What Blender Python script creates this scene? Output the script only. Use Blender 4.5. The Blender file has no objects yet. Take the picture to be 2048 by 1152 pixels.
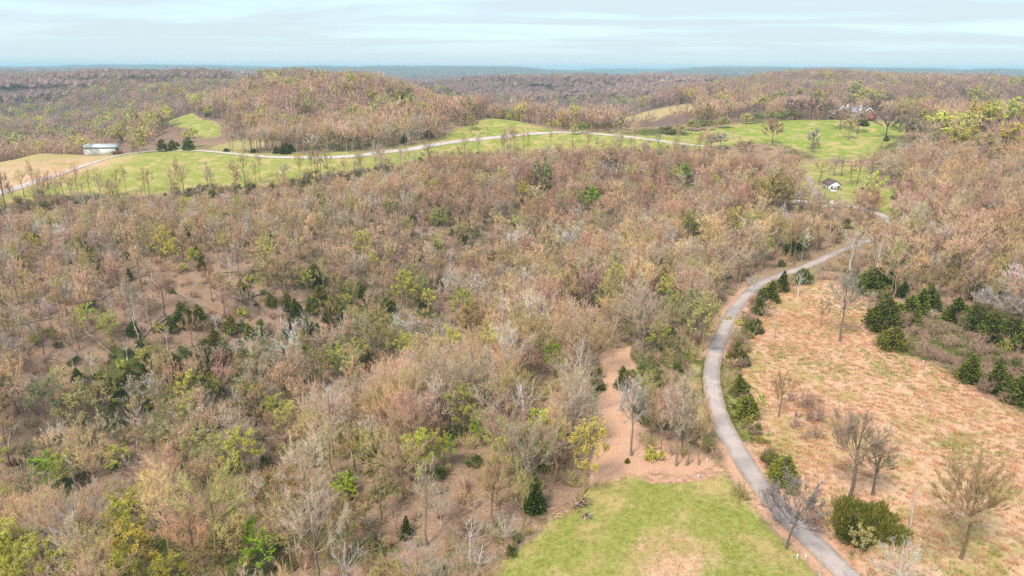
import bpy, math, random
import numpy as np

S = bpy.context.scene
C = S.collection
R = math.radians
rng = np.random.default_rng(7)
random.seed(7)

# ------------------------------------------------------------------ camera
F_PX, PITCH, ROLL, CAM_Z = 1400.0, R(17.5), 0.0034, 60.0
cam_pos = np.array([0.0, 0.0, CAM_Z])
_r = np.array([1.0, 0, 0]); _f = np.array([0, math.cos(PITCH), -math.sin(PITCH)]); _u = np.array([0, math.sin(PITCH), math.cos(PITCH)])
RIGHT = _r * math.cos(ROLL) + _u * math.sin(ROLL)
UP = _u * math.cos(ROLL) - _r * math.sin(ROLL)
FWD = _f
cd = bpy.data.cameras.new('camera')
cam = bpy.data.objects.new('camera', cd); C.objects.link(cam)
from mathutils import Matrix
cam.matrix_world = Matrix(((RIGHT[0], UP[0], -FWD[0], 0), (RIGHT[1], UP[1], -FWD[1], 0), (RIGHT[2], UP[2], -FWD[2], CAM_Z), (0, 0, 0, 1)))
cd.sensor_fit = 'HORIZONTAL'; cd.sensor_width = 36.0
cd.lens = 36.0 * F_PX / 2048.0
cd.clip_start = 0.5; cd.clip_end = 60000
S.camera = cam

# ------------------------------------------------------------------ light
SUN_EL, SUN_AZ = R(52), R(215)          # azimuth measured from +Y clockwise
SUN_STRENGTH, SUN_ANGLE = 1.5, R(14)
EXPOSURE = 1.7
SKY_STRENGTH = 0.12
S.view_settings.view_transform = 'Standard'; S.view_settings.look = 'None'
S.view_settings.exposure = EXPOSURE; S.view_settings.gamma = 1.0; S.view_settings.use_curve_mapping = False
sd = bpy.data.lights.new('sun', 'SUN'); sd.energy = SUN_STRENGTH; sd.angle = SUN_ANGLE; sd.color = (1.0, 0.92, 0.83)
so = bpy.data.objects.new('sun', sd); C.objects.link(so)
so.rotation_euler = (R(90) - SUN_EL, 0, -SUN_AZ + math.pi)
so.location = (0, 0, 300)

world = bpy.data.worlds.new('World'); S.world = world; world.use_nodes = True
nt = world.node_tree; nt.nodes.clear()
def N(tree, t, **kw):
    n = tree.nodes.new(t)
    for k, v in kw.items(): setattr(n, k, v)
    return n
def L(tree, a, b): tree.links.new(a, b)
sky = N(nt, 'ShaderNodeTexSky', sky_type='NISHITA', sun_disc=False, sun_elevation=SUN_EL, sun_rotation=SUN_AZ)
sky.air_density = 1.0; sky.dust_density = 1.5; sky.ozone_density = 1.5
geo = N(nt, 'ShaderNodeTexCoord')
sep = N(nt, 'ShaderNodeSeparateXYZ'); L(nt, geo.outputs['Generated'], sep.inputs[0])
addz = N(nt, 'ShaderNodeMath', operation='ADD'); L(nt, sep.outputs[2], addz.inputs[0]); addz.inputs[1].default_value = 0.06
mx = N(nt, 'ShaderNodeMath', operation='MAXIMUM'); L(nt, addz.outputs[0], mx.inputs[0]); mx.inputs[1].default_value = 0.02
dx = N(nt, 'ShaderNodeMath', operation='DIVIDE'); L(nt, sep.outputs[0], dx.inputs[0]); L(nt, mx.outputs[0], dx.inputs[1])
dy = N(nt, 'ShaderNodeMath', operation='DIVIDE'); L(nt, sep.outputs[1], dy.inputs[0]); L(nt, mx.outputs[0], dy.inputs[1])
cmb = N(nt, 'ShaderNodeCombineXYZ'); L(nt, dx.outputs[0], cmb.inputs[0]); L(nt, dy.outputs[0], cmb.inputs[1])
cn = N(nt, 'ShaderNodeTexNoise'); cn.inputs['Scale'].default_value = 0.55; cn.inputs['Detail'].default_value = 4; cn.inputs['Roughness'].default_value = 0.55
cn.inputs['Distortion'].default_value = 0.6
mp = N(nt, 'ShaderNodeMapping'); mp.inputs['Location'].default_value = (3.1, 1.7, 0); mp.inputs['Scale'].default_value = (0.45, 1.0, 1)
L(nt, cmb.outputs[0], mp.inputs[0]); L(nt, mp.outputs[0], cn.inputs['Vector'])
cr = N(nt, 'ShaderNodeMapRange', interpolation_type='SMOOTHSTEP'); L(nt, cn.outputs[0], cr.inputs[0])
cr.inputs[1].default_value = 0.36; cr.inputs[2].default_value = 0.56; cr.inputs[3].default_value = 0.72; cr.inputs[4].default_value = 0.98
cm = N(nt, 'ShaderNodeMixRGB'); lowc = N(nt, 'ShaderNodeMapRange', interpolation_type='SMOOTHSTEP'); L(nt, sep.outputs[2], lowc.inputs[0]); lowc.inputs[1].default_value = 0.015; lowc.inputs[2].default_value = 0.075; lowc.inputs[3].default_value = 0.75; lowc.inputs[4].default_value = 0.0
mxc = N(nt, 'ShaderNodeMath', operation='MAXIMUM'); L(nt, cr.outputs[0], mxc.inputs[0]); L(nt, lowc.outputs[0], mxc.inputs[1]); L(nt, mxc.outputs[0], cm.inputs[0])
skm = N(nt, 'ShaderNodeMixRGB', blend_type='MULTIPLY'); skm.inputs[0].default_value = 1; L(nt, sky.outputs[0], skm.inputs[1]); skm.inputs[2].default_value = (0.66, 0.86, 1.0, 1)
L(nt, skm.outputs[0], cm.inputs[1]); cm.inputs[2].default_value = (1.84, 2.17, 2.33, 1)
bg = N(nt, 'ShaderNodeBackground'); bg.inputs['Strength'].default_value = SKY_STRENGTH; L(nt, cm.outputs[0], bg.inputs[0])
wo = N(nt, 'ShaderNodeOutputWorld'); L(nt, bg.outputs[0], wo.inputs[0])

cy = S.cycles
cy.max_bounces = 5; cy.diffuse_bounces = 1; cy.glossy_bounces = 1; cy.transmission_bounces = 2; cy.volume_bounces = 1; cy.transparent_max_bounces = 8
cy.use_denoising = False
cy.use_adaptive_sampling = False
cy.sample_clamp_indirect = 4
S.render.use_persistent_data = False

# ------------------------------------------------------------------ picture <-> place
def ray(px, py):
    px = np.asarray(px, float); py = np.asarray(py, float)
    v = (px - 1024)[..., None] * RIGHT + (576 - py)[..., None] * UP + F_PX * FWD
    return v / np.linalg.norm(v, axis=-1, keepdims=True)
def project(x, y, z):
    q = np.stack([x, y, z], -1) - cam_pos
    d = q @ FWD
    ok = d > 0.5
    d = np.where(ok, d, 1e-3)
    px = 1024 + F_PX * (q @ RIGHT) / d
    py = 576 - F_PX * (q @ UP) / d
    return np.where(ok, px, 1e6), np.where(ok, py, 1e6)

# ------------------------------------------------------------------ terrain
CP = []
def cp_z(px, py, z):                       # a ground point seen at a picture position, lying at height z
    v = ray(px, py); t = (z - CAM_Z) / v[2]; p = cam_pos + t * v
    CP.append((math.atan2(p[0], p[1]), math.log(math.hypot(p[0], p[1])), z))
def cp_d(px, d, z):                        # a ground point d metres out under picture column px
    v = ray(px, 140); CP.append((math.atan2(v[0], v[1]), math.log(d), z))
for a in [
    (1690,1150,0),(1560,1020,0),(1450,900,0),(1420,770,0),(1440,670,0.6),(1500,590,1),(1560,545,1.6),(1700,500,2.8),(1770,450,4.3),(1690,414,5),(1600,405,4.5),
    (1300,1100,-0.5),(1100,1100,-1.5),(1230,900,-1),(1240,740,-0.5),(1700,800,0.6),(1640,650,1),(1900,900,1.5),(1900,1150,0.5),(2040,1000,2.5),(2040,800,3),(1900,680,2.5),
    (1780,560,4),(1900,560,6),(2040,600,7),(1900,470,9),(2040,470,12),(1880,380,10),(2040,380,15),(1930,320,15),(2040,310,19),(1960,275,20),
    (0,960,-31),(300,840,-29),(560,740,-26),(900,600,-20),(1150,500,-12),(1300,430,-4),(-300,1000,-24),
    (300,600,-6),(300,480,-2),(50,700,-12),(50,520,-4),(600,560,-6),(600,450,-1),(900,450,-1),(1000,380,2),(1250,370,3),(1400,380,4),(1500,330,8),
    (700,900,-9),(500,1000,-12),(250,1130,-10),(1000,800,-6),(1200,650,-4),(900,1100,-4),(1300,550,-1),(1450,460,1),(1350,620,-0.5),(600,1150,-7),
    (0,385,7),(100,357,9.5),(230,312,14),(300,303,15),(400,302,15),(500,312,14),(620,315,13.5),(700,312,14),(850,292,16),(1000,273,18),(1130,264,19),(1230,270,19),(1280,277,18),(1400,291,15),
    (0,420,3),(150,392,3),(300,395,2),(450,382,3),(700,352,6),(850,322,9),(1000,307,10),(1200,301,11.5),(1400,303,13),
    (80,302,15),(0,330,12),(985,236,26),(920,262,21),(1060,252,22.5),
    (1700,238,26),(1560,240,25),(1400,262,20.5),(1640,318,10),(1810,265,20),(1740,300,13),(1660,378,5.2),(1700,340,8),(1780,390,5.5),(1500,275,18),(1480,250,22.5),(1760,230,26.5)]:
    cp_z(*a)
for a in [
    (0,480,8),(0,600,-6),(100,450,8),(200,480,10),(200,560,-3),(100,700,-14),(300,560,4),(150,1000,1),(250,1300,34),(0,1600,40),(0,1200,-10),(-200,900,2),
    (380,620,14),(360,700,17),(420,540,9),(460,600,10),(520,700,24),
    (740,690,41),(600,600,26),(600,520,12),(620,430,13.5),(860,660,25),(740,560,20),(930,590,20),(960,660,8),(1050,600,6),
    (530,850,41),(400,850,17),(400,1100,27),(640,950,20),
    (1000,800,-22),(1150,640,-16),(1180,800,-28),(1180,1100,-16),(1100,1600,26),(1000,2300,16),(1130,540,14),
    (1350,800,19),(1250,740,6),(1380,850,19),(1450,950,13),(1300,1100,-10),(1280,600,8),
    (1530,1150,43),(1650,1000,26),(1700,800,17),(1700,600,20),(1800,900,25),(1950,800,26),(1950,520,18),(2040,1400,34),(1850,650,18),(2200,600,22),
    (1600,1600,18),(1800,1800,22),(700,1500,4),(300,2200,-6),(450,1700,2),(1500,2300,20),(2000,2300,26),(-300,1700,16)]:
    cp_d(*a)
for az in (-0.95, 0.95):
    for d, z in ((45, -8), (120, -14 if az < 0 else 2), (300, 2 if az < 0 else 10), (700, 8), (1600, 18)):
        CP.append((az, math.log(d), z))
for az, z in ((-0.7, -9), (-0.35, -5), (0, -2), (0.35, 0), (0.7, 1)):
    CP.append((az, math.log(42), z))
CP = np.array(CP)
def _phi(r2): return np.where(r2 > 1e-12, 0.5 * r2 * np.log(np.maximum(r2, 1e-12)), 0)
_n = len(CP)
_P = np.c_[np.ones(_n), CP[:, :2]]
_A = np.zeros((_n + 3, _n + 3))
_d2 = ((CP[:, None, :2] - CP[None, :, :2]) ** 2).sum(-1)
_A[:_n, :_n] = _phi(_d2) + np.eye(_n) * 0.0006
_A[:_n, _n:] = _P; _A[_n:, :_n] = _P.T
_W = np.linalg.solve(_A, np.r_[CP[:, 2], 0, 0, 0])

def _hash(ix, iy, seed):
    h = (ix * 374761393 + iy * 668265263 + seed * 974634777) & 0xFFFFFFFF
    h = ((h ^ (h >> 13)) * 1274126177) & 0xFFFFFFFF
    return ((h ^ (h >> 16)) & 0xFFFF) / 65535.0
def vnoise(x, y, seed=0):
    x = np.asarray(x, float); y = np.asarray(y, float)
    ix = np.floor(x).astype(np.int64); iy = np.floor(y).astype(np.int64)
    fx = x - ix; fy = y - iy
    fx = fx * fx * fx * (fx * (fx * 6 - 15) + 10); fy = fy * fy * fy * (fy * (fy * 6 - 15) + 10)
    a = _hash(ix, iy, seed); b = _hash(ix + 1, iy, seed); c = _hash(ix, iy + 1, seed); d = _hash(ix + 1, iy + 1, seed)
    return (a * (1 - fx) + b * fx) * (1 - fy) + (c * (1 - fx) + d * fx) * fy * 1.0
def fbm(x, y, seed=0, o=3):
    s = 0; a = 0.5
    for k in range(o):
        s = s + a * (vnoise(x * 2 ** k, y * 2 ** k, seed + k) - 0.5); a *= 0.5
    return s
def sstep(a, b, x):
    t = np.clip((x - a) / (b - a), 0, 1); return t * t * (3 - 2 * t)

def height(x, y):
    x = np.asarray(x, float); y = np.asarray(y, float)
    shp = x.shape; x = x.ravel(); y = y.ravel()
    out = np.empty(len(x))
    for s in range(0, len(x), 20000):
        X = x[s:s + 20000]; Y = y[s:s + 20000]
        d = np.hypot(X, Y); az = np.arctan2(X, Y)
        a = np.clip(az, -1.0, 1.0); l = np.log(np.clip(d, 40, 2600))
        r2 = (a[:, None] - CP[None, :, 0]) ** 2 + (l[:, None] - CP[None, :, 1]) ** 2
        z = _phi(r2) @ _W[:_n] + _W[_n] + _W[_n + 1] * a + _W[_n + 2] * l
        z = z * (1 - sstep(1.0, 1.7, np.abs(az)))
        z = z + fbm(X / 28, Y / 28, 3, 2) * 0.5
        z = z + sstep(560, 900, d) * (fbm(X / 215, Y / 215, 11, 3) * 44)
        # rolling hills out to the horizon
        e = fbm(X / 900 + 5.3, Y / 1300 + 2.2, 21, 3)
        cap = np.interp(d, [1800, 2600, 5000, 8500], [14, 12, 27, 44]); far = -45 + (cap + 14 + 45) * np.clip(0.5 + e * 2.0, 0, 1) ** 0.9
        far = far + fbm(X / 260, Y / 260, 41, 2) * 10
        far = np.minimum(far, cap + 10)
        w = sstep(1500, 2500, d)
        out[s:s + 20000] = z * (1 - w) + far * w
    return out.reshape(shp)

NA_IN, NR = 620, 400
az_in = np.linspace(-0.80, 0.80, NA_IN)
az_out = np.linspace(0.80, 2 * math.pi - 0.80, 62)[1:-1]
AZ = np.r_[az_in, az_out]
RD = np.r_[np.array([3.0, 12, 24, 34]), np.exp(np.linspace(math.log(42), math.log(9400), NR))]
gx = RD[:, None] * np.sin(AZ)[None]; gy = RD[:, None] * np.cos(AZ)[None]
gz = height(gx, gy)

# line of sight over the bare ground, to leave out woods that no view from here could show
_el = (gz[:, :NA_IN] - CAM_Z) / RD[:, None]
_cum = np.maximum.accumulate(_el, 0)
def in_sight(x, y, top, margin=3.0):
    d = np.hypot(x, y); az = np.arctan2(x, y)
    i = np.clip(np.searchsorted(RD, d) - 1, 0, len(RD) - 1)
    j = np.clip(np.round((az + 0.80) / 1.60 * (NA_IN - 1)).astype(int), 0, NA_IN - 1)
    return (top + margin - CAM_Z) / d > _cum[i, j]

def pick(px, py, off=0.0, dmin=45, dmax=6000):
    """Where the sight line through a picture point meets the ground (raised by off)."""
    for py in np.arange(py, py + 40, 1.0):          # past a crest: take the ground just this side of it
        q = _pick(px, py, off, dmin)
        if math.hypot(q[0], q[1]) < dmax: break
    return q
def _pick(px, py, off, dmin):
    v = ray(px, py)
    t = np.exp(np.linspace(math.log(dmin), math.log(9000), 700))
    P = cam_pos + t[:, None] * v
    hgt = height(P[:, 0], P[:, 1]) + off
    k = np.argmax(P[:, 2] < hgt)
    if not (P[k, 2] < hgt[k]): k = len(t) - 1
    if k > 0:
        a = P[k - 1, 2] - hgt[k - 1]; b = hgt[k] - P[k, 2]
        w = a / max(a + b, 1e-6); p = P[k - 1] * (1 - w) + P[k] * w
    else: p = P[0]
    z = float(height(p[0:1], p[1:2])[0])
    return float(p[0]), float(p[1]), z

# ------------------------------------------------------------------ zones
def inpoly(px, py, poly):
    c = np.zeros(px.shape, bool); n = len(poly)
    for i in range(n):
        x0, y0 = poly[i]; x1, y1 = poly[(i + 1) % n]
        if y0 == y1: continue
        k = (py > min(y0, y1)) & (py <= max(y0, y1)) & (px < (x1 - x0) * (py - y0) / (y1 - y0) + x0)
        c ^= k
    return c
ZONES = {
 'lawn': ([(960,1400),(985,1152),(1060,1085),(1110,1045),(1160,1010),(1185,968),(1250,948),(1340,943),(1440,952),(1480,990),(1540,1060),(1600,1112),(1700,1220),(1700,1400)], 30, 118),
 'clearing': ([(1180,972),(1192,880),(1198,790),(1206,705),(1265,690),(1278,760),(1266,840),(1300,862),(1400,895),(1430,915),(1455,955),(1440,960),(1340,950),(1250,955)], 60, 160),
 'sedge': ([(1505,660),(1545,600),(1590,572),(1660,562),(1735,590),(1738,650),(1790,700),(1880,735),(1960,790),(2060,835),(2300,940),(2300,1500),(1800,1500),(1700,1120),(1600,1010),(1520,915),(1485,830),(1478,740)], 38, 215),
 'ridge': ([(-400,520),(0,412),(150,388),(300,390),(450,380),(560,368),(680,350),(780,330),(900,314),(1000,305),(1150,300),(1300,300),(1430,302),(1445,292),(1280,271),(1130,261),(990,271),(900,280),(800,295),(700,306),(620,308),(480,305),(400,298),(300,297),(170,299),(0,302),(-400,312)], 230, 530),
 'greenhill': ([(878,282),(905,262),(985,233),(1060,248),(1120,263),(1040,270),(960,277)], 400, 560),
 'houselawn': ([(1275,273),(1340,268),(1400,259),(1480,247),(1560,238),(1640,230),(1700,224),(1770,226),(1800,240),(1822,262),(1790,282),(1762,292),(1745,315),(1690,322),(1640,318),(1605,300),(1530,287),(1430,294),(1380,285)], 340, 560),
 'dell': ([(1640,316),(1752,308),(1735,340),(1742,372),(1700,378),(1655,362)], 300, 430),
 'verge': ([(1758,378),(1805,370),(1803,395),(1785,425),(1752,425)], 240, 400),
 'backfield': ([(316,233),(378,221),(397,236),(440,247),(442,274),(395,276),(372,254),(345,252)], 500, 820),
 'strip': ([(415,296),(470,280),(525,274),(560,284),(480,304)], 380, 560),
 'cleared': ([(1215,244),(1290,223),(1340,211),(1385,206),(1398,222),(1345,232),(1300,243)], 560, 980),
 'yard': ([(1580,308),(1650,316),(1700,372),(1716,400),(1700,408),(1620,404),(1588,398),(1592,362)], 250, 440),
 'backgap': ([(1735,212),(1760,205),(1775,216),(1745,222)], 520, 640),
}
def zones(x, y, z, jit=True):
    px, py = project(x, y, z); d = np.hypot(x, y)
    if jit:
        k = 2200.0 / np.maximum(d, 30)
        px = px + fbm(x / 9, y / 9, 61, 2) * k * 2.2; py = py + fbm(x / 9, y / 9, 67, 2) * k * 0.9
    return {n: inpoly(px, py, p) & (d > a) & (d < b) for n, (p, a, b) in ZONES.items()}, px, py

# ------------------------------------------------------------------ materials
def mat(name):
    m = bpy.data.materials.new(name); m.use_nodes = True
    t = m.node_tree; t.nodes.clear()
    return m, t
def rgb(c): return (c[0], c[1], c[2], 1)
def mixn(t, fac, a, b, mode='MIX'):
    n = N(t, 'ShaderNodeMixRGB', blend_type=mode)
    for i, v in ((0, fac), (1, a), (2, b)):
        if isinstance(v, (int, float)): n.inputs[i].default_value = v
        elif isinstance(v, tuple): n.inputs[i].default_value = rgb(v)
        else: L(t, v, n.inputs[i])
    return n.outputs[0]
def noise(t, scale, detail=4, rough=0.55, vec=None, dist=0.0):
    n = N(t, 'ShaderNodeTexNoise'); n.inputs['Scale'].default_value = scale; n.inputs['Detail'].default_value = detail
    n.inputs['Roughness'].default_value = rough; n.inputs['Distortion'].default_value = dist
    if vec is not None: L(t, vec, n.inputs['Vector'])
    return n.outputs[0]
def ramp(t, v, lo, hi, a=0.0, b=1.0):
    n = N(t, 'ShaderNodeMapRange', interpolation_type='SMOOTHSTEP'); L(t, v, n.inputs[0])
    for i, q in enumerate((lo, hi, a, b)): n.inputs[i + 1].default_value = q
    return n.outputs[0]
def mul(t, a, b):
    n = N(t, 'ShaderNodeMath', operation='MULTIPLY')
    for i, v in ((0, a), (1, b)):
        if isinstance(v, (int, float)): n.inputs[i].default_value = v
        else: L(t, v, n.inputs[i])
    return n.outputs[0]
def out_diffuse(t, col, rough=0.9, bump=None, spec=0.15):
    b = N(t, 'ShaderNodeBsdfPrincipled'); b.inputs['Roughness'].default_value = rough; b.inputs['Specular IOR Level'].default_value = spec
    if isinstance(col, tuple): b.inputs['Base Color'].default_value = rgb(col)
    else: L(t, col, b.inputs['Base Color'])
    if bump is not None:
        n = N(t, 'ShaderNodeBump'); n.inputs['Strength'].default_value = bump[1]; n.inputs['Distance'].default_value = bump[2]
        L(t, bump[0], n.inputs['Height']); L(t, n.outputs[0], b.inputs['Normal'])
    o = N(t, 'ShaderNodeOutputMaterial'); L(t, b.outputs[0], o.inputs[0])
def pos(t): return N(t, 'ShaderNodeNewGeometry').outputs['Position']
def tint(t):
    n = N(t, 'ShaderNodeAttribute'); n.attribute_type = 'INSTANCER'; n.attribute_name = 'tint'
    return n.outputs['Color']

def simple(name, col, rough=0.8, var=0.15, scale=1.5, spec=0.2, metal=0.0):
    m, t = mat(name)
    v = noise(t, scale, 4, 0.6, pos(t))
    c = mixn(t, ramp(t, v, 0.3, 0.7), tuple(q * (1 - var) for q in col), tuple(min(1, q * (1 + var)) for q in col))
    out_diffuse(t, c, rough, None, spec)
    return m

def make_ground():
    m, t = mat('hill_ground'); P = pos(t)
    za = N(t, 'ShaderNodeVertexColor'); za.layer_name = 'zone'
    zs = N(t, 'ShaderNodeSeparateColor'); L(t, za.outputs[0], zs.inputs[0])
    zb = N(t, 'ShaderNodeVertexColor'); zb.layer_name = 'zone_more'
    z2 = N(t, 'ShaderNodeSeparateColor'); L(t, zb.outputs[0], z2.inputs[0])
    n_big = noise(t, 0.03, 4, 0.55, P); n_mid = noise(t, 0.16, 5, 0.6, P, 0.4); n_fin = noise(t, 1.3, 5, 0.7, P); n_v = noise(t, 5.5, 3, 0.7, P)
    # woodland floor: fallen leaves, bare soil, moss and first green
    lit = mixn(t, ramp(t, n_fin, 0.32, 0.68), (0.185, 0.115, 0.075), (0.33, 0.212, 0.142))
    lit = mixn(t, ramp(t, n_v, 0.35, 0.7, 0, 0.6), lit, (0.48, 0.31, 0.215))
    lit = mixn(t, ramp(t, n_mid, 0.50, 0.68, 0, 0.75), lit, (0.19, 0.125, 0.08))
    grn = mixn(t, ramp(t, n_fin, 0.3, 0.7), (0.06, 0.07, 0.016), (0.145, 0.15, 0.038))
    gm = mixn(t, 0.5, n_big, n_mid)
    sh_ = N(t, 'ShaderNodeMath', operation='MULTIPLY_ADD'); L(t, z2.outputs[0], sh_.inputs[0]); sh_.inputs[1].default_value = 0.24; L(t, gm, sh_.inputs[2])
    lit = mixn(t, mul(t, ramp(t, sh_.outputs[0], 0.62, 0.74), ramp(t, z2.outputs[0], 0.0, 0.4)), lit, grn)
    lit = mixn(t, z2.outputs[1], lit, (0.17, 0.105, 0.085))       # far woods floor
    # pasture
    gra = mixn(t, ramp(t, n_fin, 0.3, 0.7), (0.21, 0.21, 0.045), (0.37, 0.35, 0.105))
    gra = mixn(t, ramp(t, n_v, 0.45, 0.75, 0, 0.5), gra, (0.46, 0.39, 0.16))
    gra = mixn(t, ramp(t, n_mid, 0.45, 0.68, 0, 0.62), gra, (0.56, 0.39, 0.19))
    gra = mixn(t, mul(t, z2.outputs[2], ramp(t, n_mid, 0.62, 0.35)), gra, (0.20, 0.275, 0.03))
    # dry broom grass
    st = mixn(t, ramp(t, n_fin, 0.3, 0.7), (0.42, 0.225, 0.125), (0.68, 0.42, 0.265))
    st = mixn(t, ramp(t, n_v, 0.4, 0.75, 0, 0.6), st, (0.74, 0.56, 0.41))
    st = mixn(t, ramp(t, n_mid, 0.47, 0.63, 0, 0.75), st, (0.33, 0.28, 0.085))
    st = mixn(t, ramp(t, n_big, 0.52, 0.68, 0, 0.45), st, (0.38, 0.31, 0.10))
    def ragged(v, n_, w):
        a = N(t, 'ShaderNodeMath', operation='MULTIPLY_ADD'); L(t, n_, a.inputs[0]); a.inputs[1].default_value = w; a.inputs[2].default_value = -w * 0.5
        b = N(t, 'ShaderNodeMath', operation='ADD'); L(t, v, b.inputs[0]); L(t, a.outputs[0], b.inputs[1])
        return mul(t, ramp(t, b.outputs[0], 0.22, 0.78), ramp(t, v, 0.0, 0.12))
    n_e = mixn(t, 0.45, n_mid, n_fin)
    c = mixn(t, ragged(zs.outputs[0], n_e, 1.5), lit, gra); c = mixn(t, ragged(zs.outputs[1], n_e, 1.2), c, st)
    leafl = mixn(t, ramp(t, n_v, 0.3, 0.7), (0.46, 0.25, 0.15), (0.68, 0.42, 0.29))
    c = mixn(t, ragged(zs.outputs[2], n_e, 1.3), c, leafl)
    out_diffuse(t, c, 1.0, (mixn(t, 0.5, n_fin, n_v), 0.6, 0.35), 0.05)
    return m
M = {}
M['ground'] = make_ground()

def make_asphalt():
    m, t = mat('old_asphalt'); P = pos(t)
    a = noise(t, 0.35, 4, 0.6, P); b = noise(t, 3.0, 5, 0.7, P); c2 = noise(t, 22, 3, 0.6, P)
    c = mixn(t, ramp(t, a, 0.35, 0.65), (0.26, 0.205, 0.18), (0.44, 0.36, 0.32))
    c = mixn(t, ramp(t, b, 0.35, 0.7, 0, 0.5), c, (0.44, 0.365, 0.325))
    c = mixn(t, ramp(t, c2, 0.4, 0.7, 0, 0.35), c, (0.16, 0.14, 0.14))
    uv = N(t, 'ShaderNodeUVMap'); su = N(t, 'ShaderNodeSeparateXYZ'); L(t, uv.outputs[0], su.inputs[0])
    # two paler wheel tracks worn along the lane, and patches along cracks
    w = N(t, 'ShaderNodeMath', operation='PINGPONG'); L(t, su.outputs[0], w.inputs[0]); w.inputs[1].default_value = 0.5
    c = mixn(t, ramp(t, w.outputs[0], 0.10, 0.27, 0.0, 0.5), c, (0.54, 0.45, 0.405))
    vo = N(t, 'ShaderNodeTexVoronoi', feature='DISTANCE_TO_EDGE'); vo.inputs['Scale'].default_value = 0.28
    mpn = N(t, 'ShaderNodeMapping'); L(t, P, mpn.inputs[0]); L(t, mpn.outputs[0], vo.inputs['Vector'])
    c = mixn(t, ramp(t, vo.outputs[0], 0.012, 0.0, 0, 0.35), c, (0.07, 0.06, 0.06))
    edge = N(t, 'ShaderNodeMath', operation='MULTIPLY_ADD'); L(t, b, edge.inputs[0]); edge.inputs[1].default_value = -0.22; L(t, w.outputs[0], edge.inputs[2])
    c = mixn(t, ramp(t, edge.outputs[0], -0.02, -0.085), c, (0.36, 0.25, 0.17))
    pa = noise(t, 0.11, 2, 0.4, P); c = mixn(t, ramp(t, pa, 0.50, 0.62, 0, 0.40), c, (0.20, 0.175, 0.17))
    out_diffuse(t, c, 0.85, (b, 0.2, 0.05), 0.2)
    return m
M['asphalt'] = make_asphalt()
M['gravel'] = simple('pale_gravel', (0.50, 0.43, 0.395), 0.95, 0.22, 0.8)
M['worn_gravel'] = simple('worn_gravel', (0.34, 0.28, 0.25), 0.95, 0.22, 0.8)
M['dirt'] = simple('dirt_track', (0.45, 0.26, 0.17), 0.95, 0.3, 1.2)

def make_twig(name, k=1.0, dark=None):
    m, t = mat(name)
    n = noise(t, 0.9, 3, 0.6, N(t, 'ShaderNodeTexCoord').outputs['Object'])
    g = N(t, 'ShaderNodeCombineXYZ')
    f = ramp(t, n, 0.3, 0.7, 0.78 * k, 1.2 * k)
    for i in range(3): L(t, f, g.inputs[i])
    c = mixn(t, 1.0, tint(t), g.outputs[0], 'MULTIPLY')
    if dark: c = mixn(t, dark[0], c, dark[1])
    out_diffuse(t, c, 0.95, None, 0.05)
    return m
M['twig'] = make_twig('bare_twigs')
M['limb'] = make_twig('limb_bark', 0.95, (0.25, (0.26, 0.20, 0.165)))
M['trunk'] = make_twig('trunk_bark', 0.7, (0.4, (0.17, 0.12, 0.09)))
M['fixtwig'] = simple('grey_tan_twigs', (0.30, 0.235, 0.175), 0.95, 0.2, 0.8, 0.05)
M['fixtrunk'] = simple('dark_bark', (0.13, 0.095, 0.075), 0.95, 0.3, 1.5, 0.05)
M['palebark'] = simple('bleached_bark', (0.60, 0.53, 0.48), 0.9, 0.2, 1.2, 0.05)
M['deadwood'] = simple('weathered_deadwood', (0.38, 0.30, 0.24), 0.9, 0.25, 1.5, 0.05)
def make_leaf(name, trans=0.35, var=0.3):
    m, t = mat(name)
    n = noise(t, 1.1, 4, 0.65, N(t, 'ShaderNodeTexCoord').outputs['Object'])
    g = N(t, 'ShaderNodeCombineXYZ'); f = ramp(t, n, 0.3, 0.7, 1 - var, 1 + var)
    for i in range(3): L(t, f, g.inputs[i])
    c = mixn(t, 1.0, tint(t), g.outputs[0], 'MULTIPLY')
    d = N(t, 'ShaderNodeBsdfDiffuse'); L(t, c, d.inputs[0])
    tr = N(t, 'ShaderNodeBsdfTranslucent'); L(t, c, tr.inputs[0])
    mx_ = N(t, 'ShaderNodeMixShader'); mx_.inputs[0].default_value = trans; L(t, d.outputs[0], mx_.inputs[1]); L(t, tr.outputs[0], mx_.inputs[2])
    o = N(t, 'ShaderNodeOutputMaterial'); L(t, mx_.outputs[0], o.inputs[0])
    return m
M['leaf'] = make_leaf('spring_leaves')
M['needle'] = make_leaf('cedar_needles', 0.15, 0.45)
M['blade'] = make_leaf('grass_blades', 0.3, 0.25)

M['white'] = simple('white_paint', (0.80, 0.80, 0.78), 0.6, 0.05, 0.4)
M['white_metal'] = simple('white_sheet_metal', (0.84, 0.82, 0.77), 0.6, 0.02, 0.3, 0.1)
M['tin'] = simple('grey_metal_roof', (0.58, 0.59, 0.57), 0.45, 0.10, 0.3)
M['trim_and_shade'] = simple('dark_trim_and_eave_shade', (0.06, 0.06, 0.07), 0.7, 0.1)  # dark frames and trailer roof; also the painted shade under the shed eave
M['brick'] = simple('red_brick', (0.31, 0.10, 0.07), 0.9, 0.2, 2.5)
M['shingle'] = simple('grey_shingles', (0.27, 0.25, 0.29), 0.9, 0.15, 1.5)
M['roofbrown'] = simple('brown_shingles', (0.16, 0.095, 0.09), 0.9, 0.15, 1.5)
M['glass'] = simple('window_glass', (0.05, 0.06, 0.08), 0.15, 0.1, 1, 0.5)
M['rust'] = simple('rusty_steel', (0.22, 0.085, 0.05), 0.8, 0.35, 3)
M['tyre'] = simple('black_rubber', (0.025, 0.025, 0.027), 0.8, 0.1)
M['carpaint'] = simple('dark_blue_car_paint', (0.03, 0.04, 0.08), 0.3, 0.1, 1, 0.5)
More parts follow.
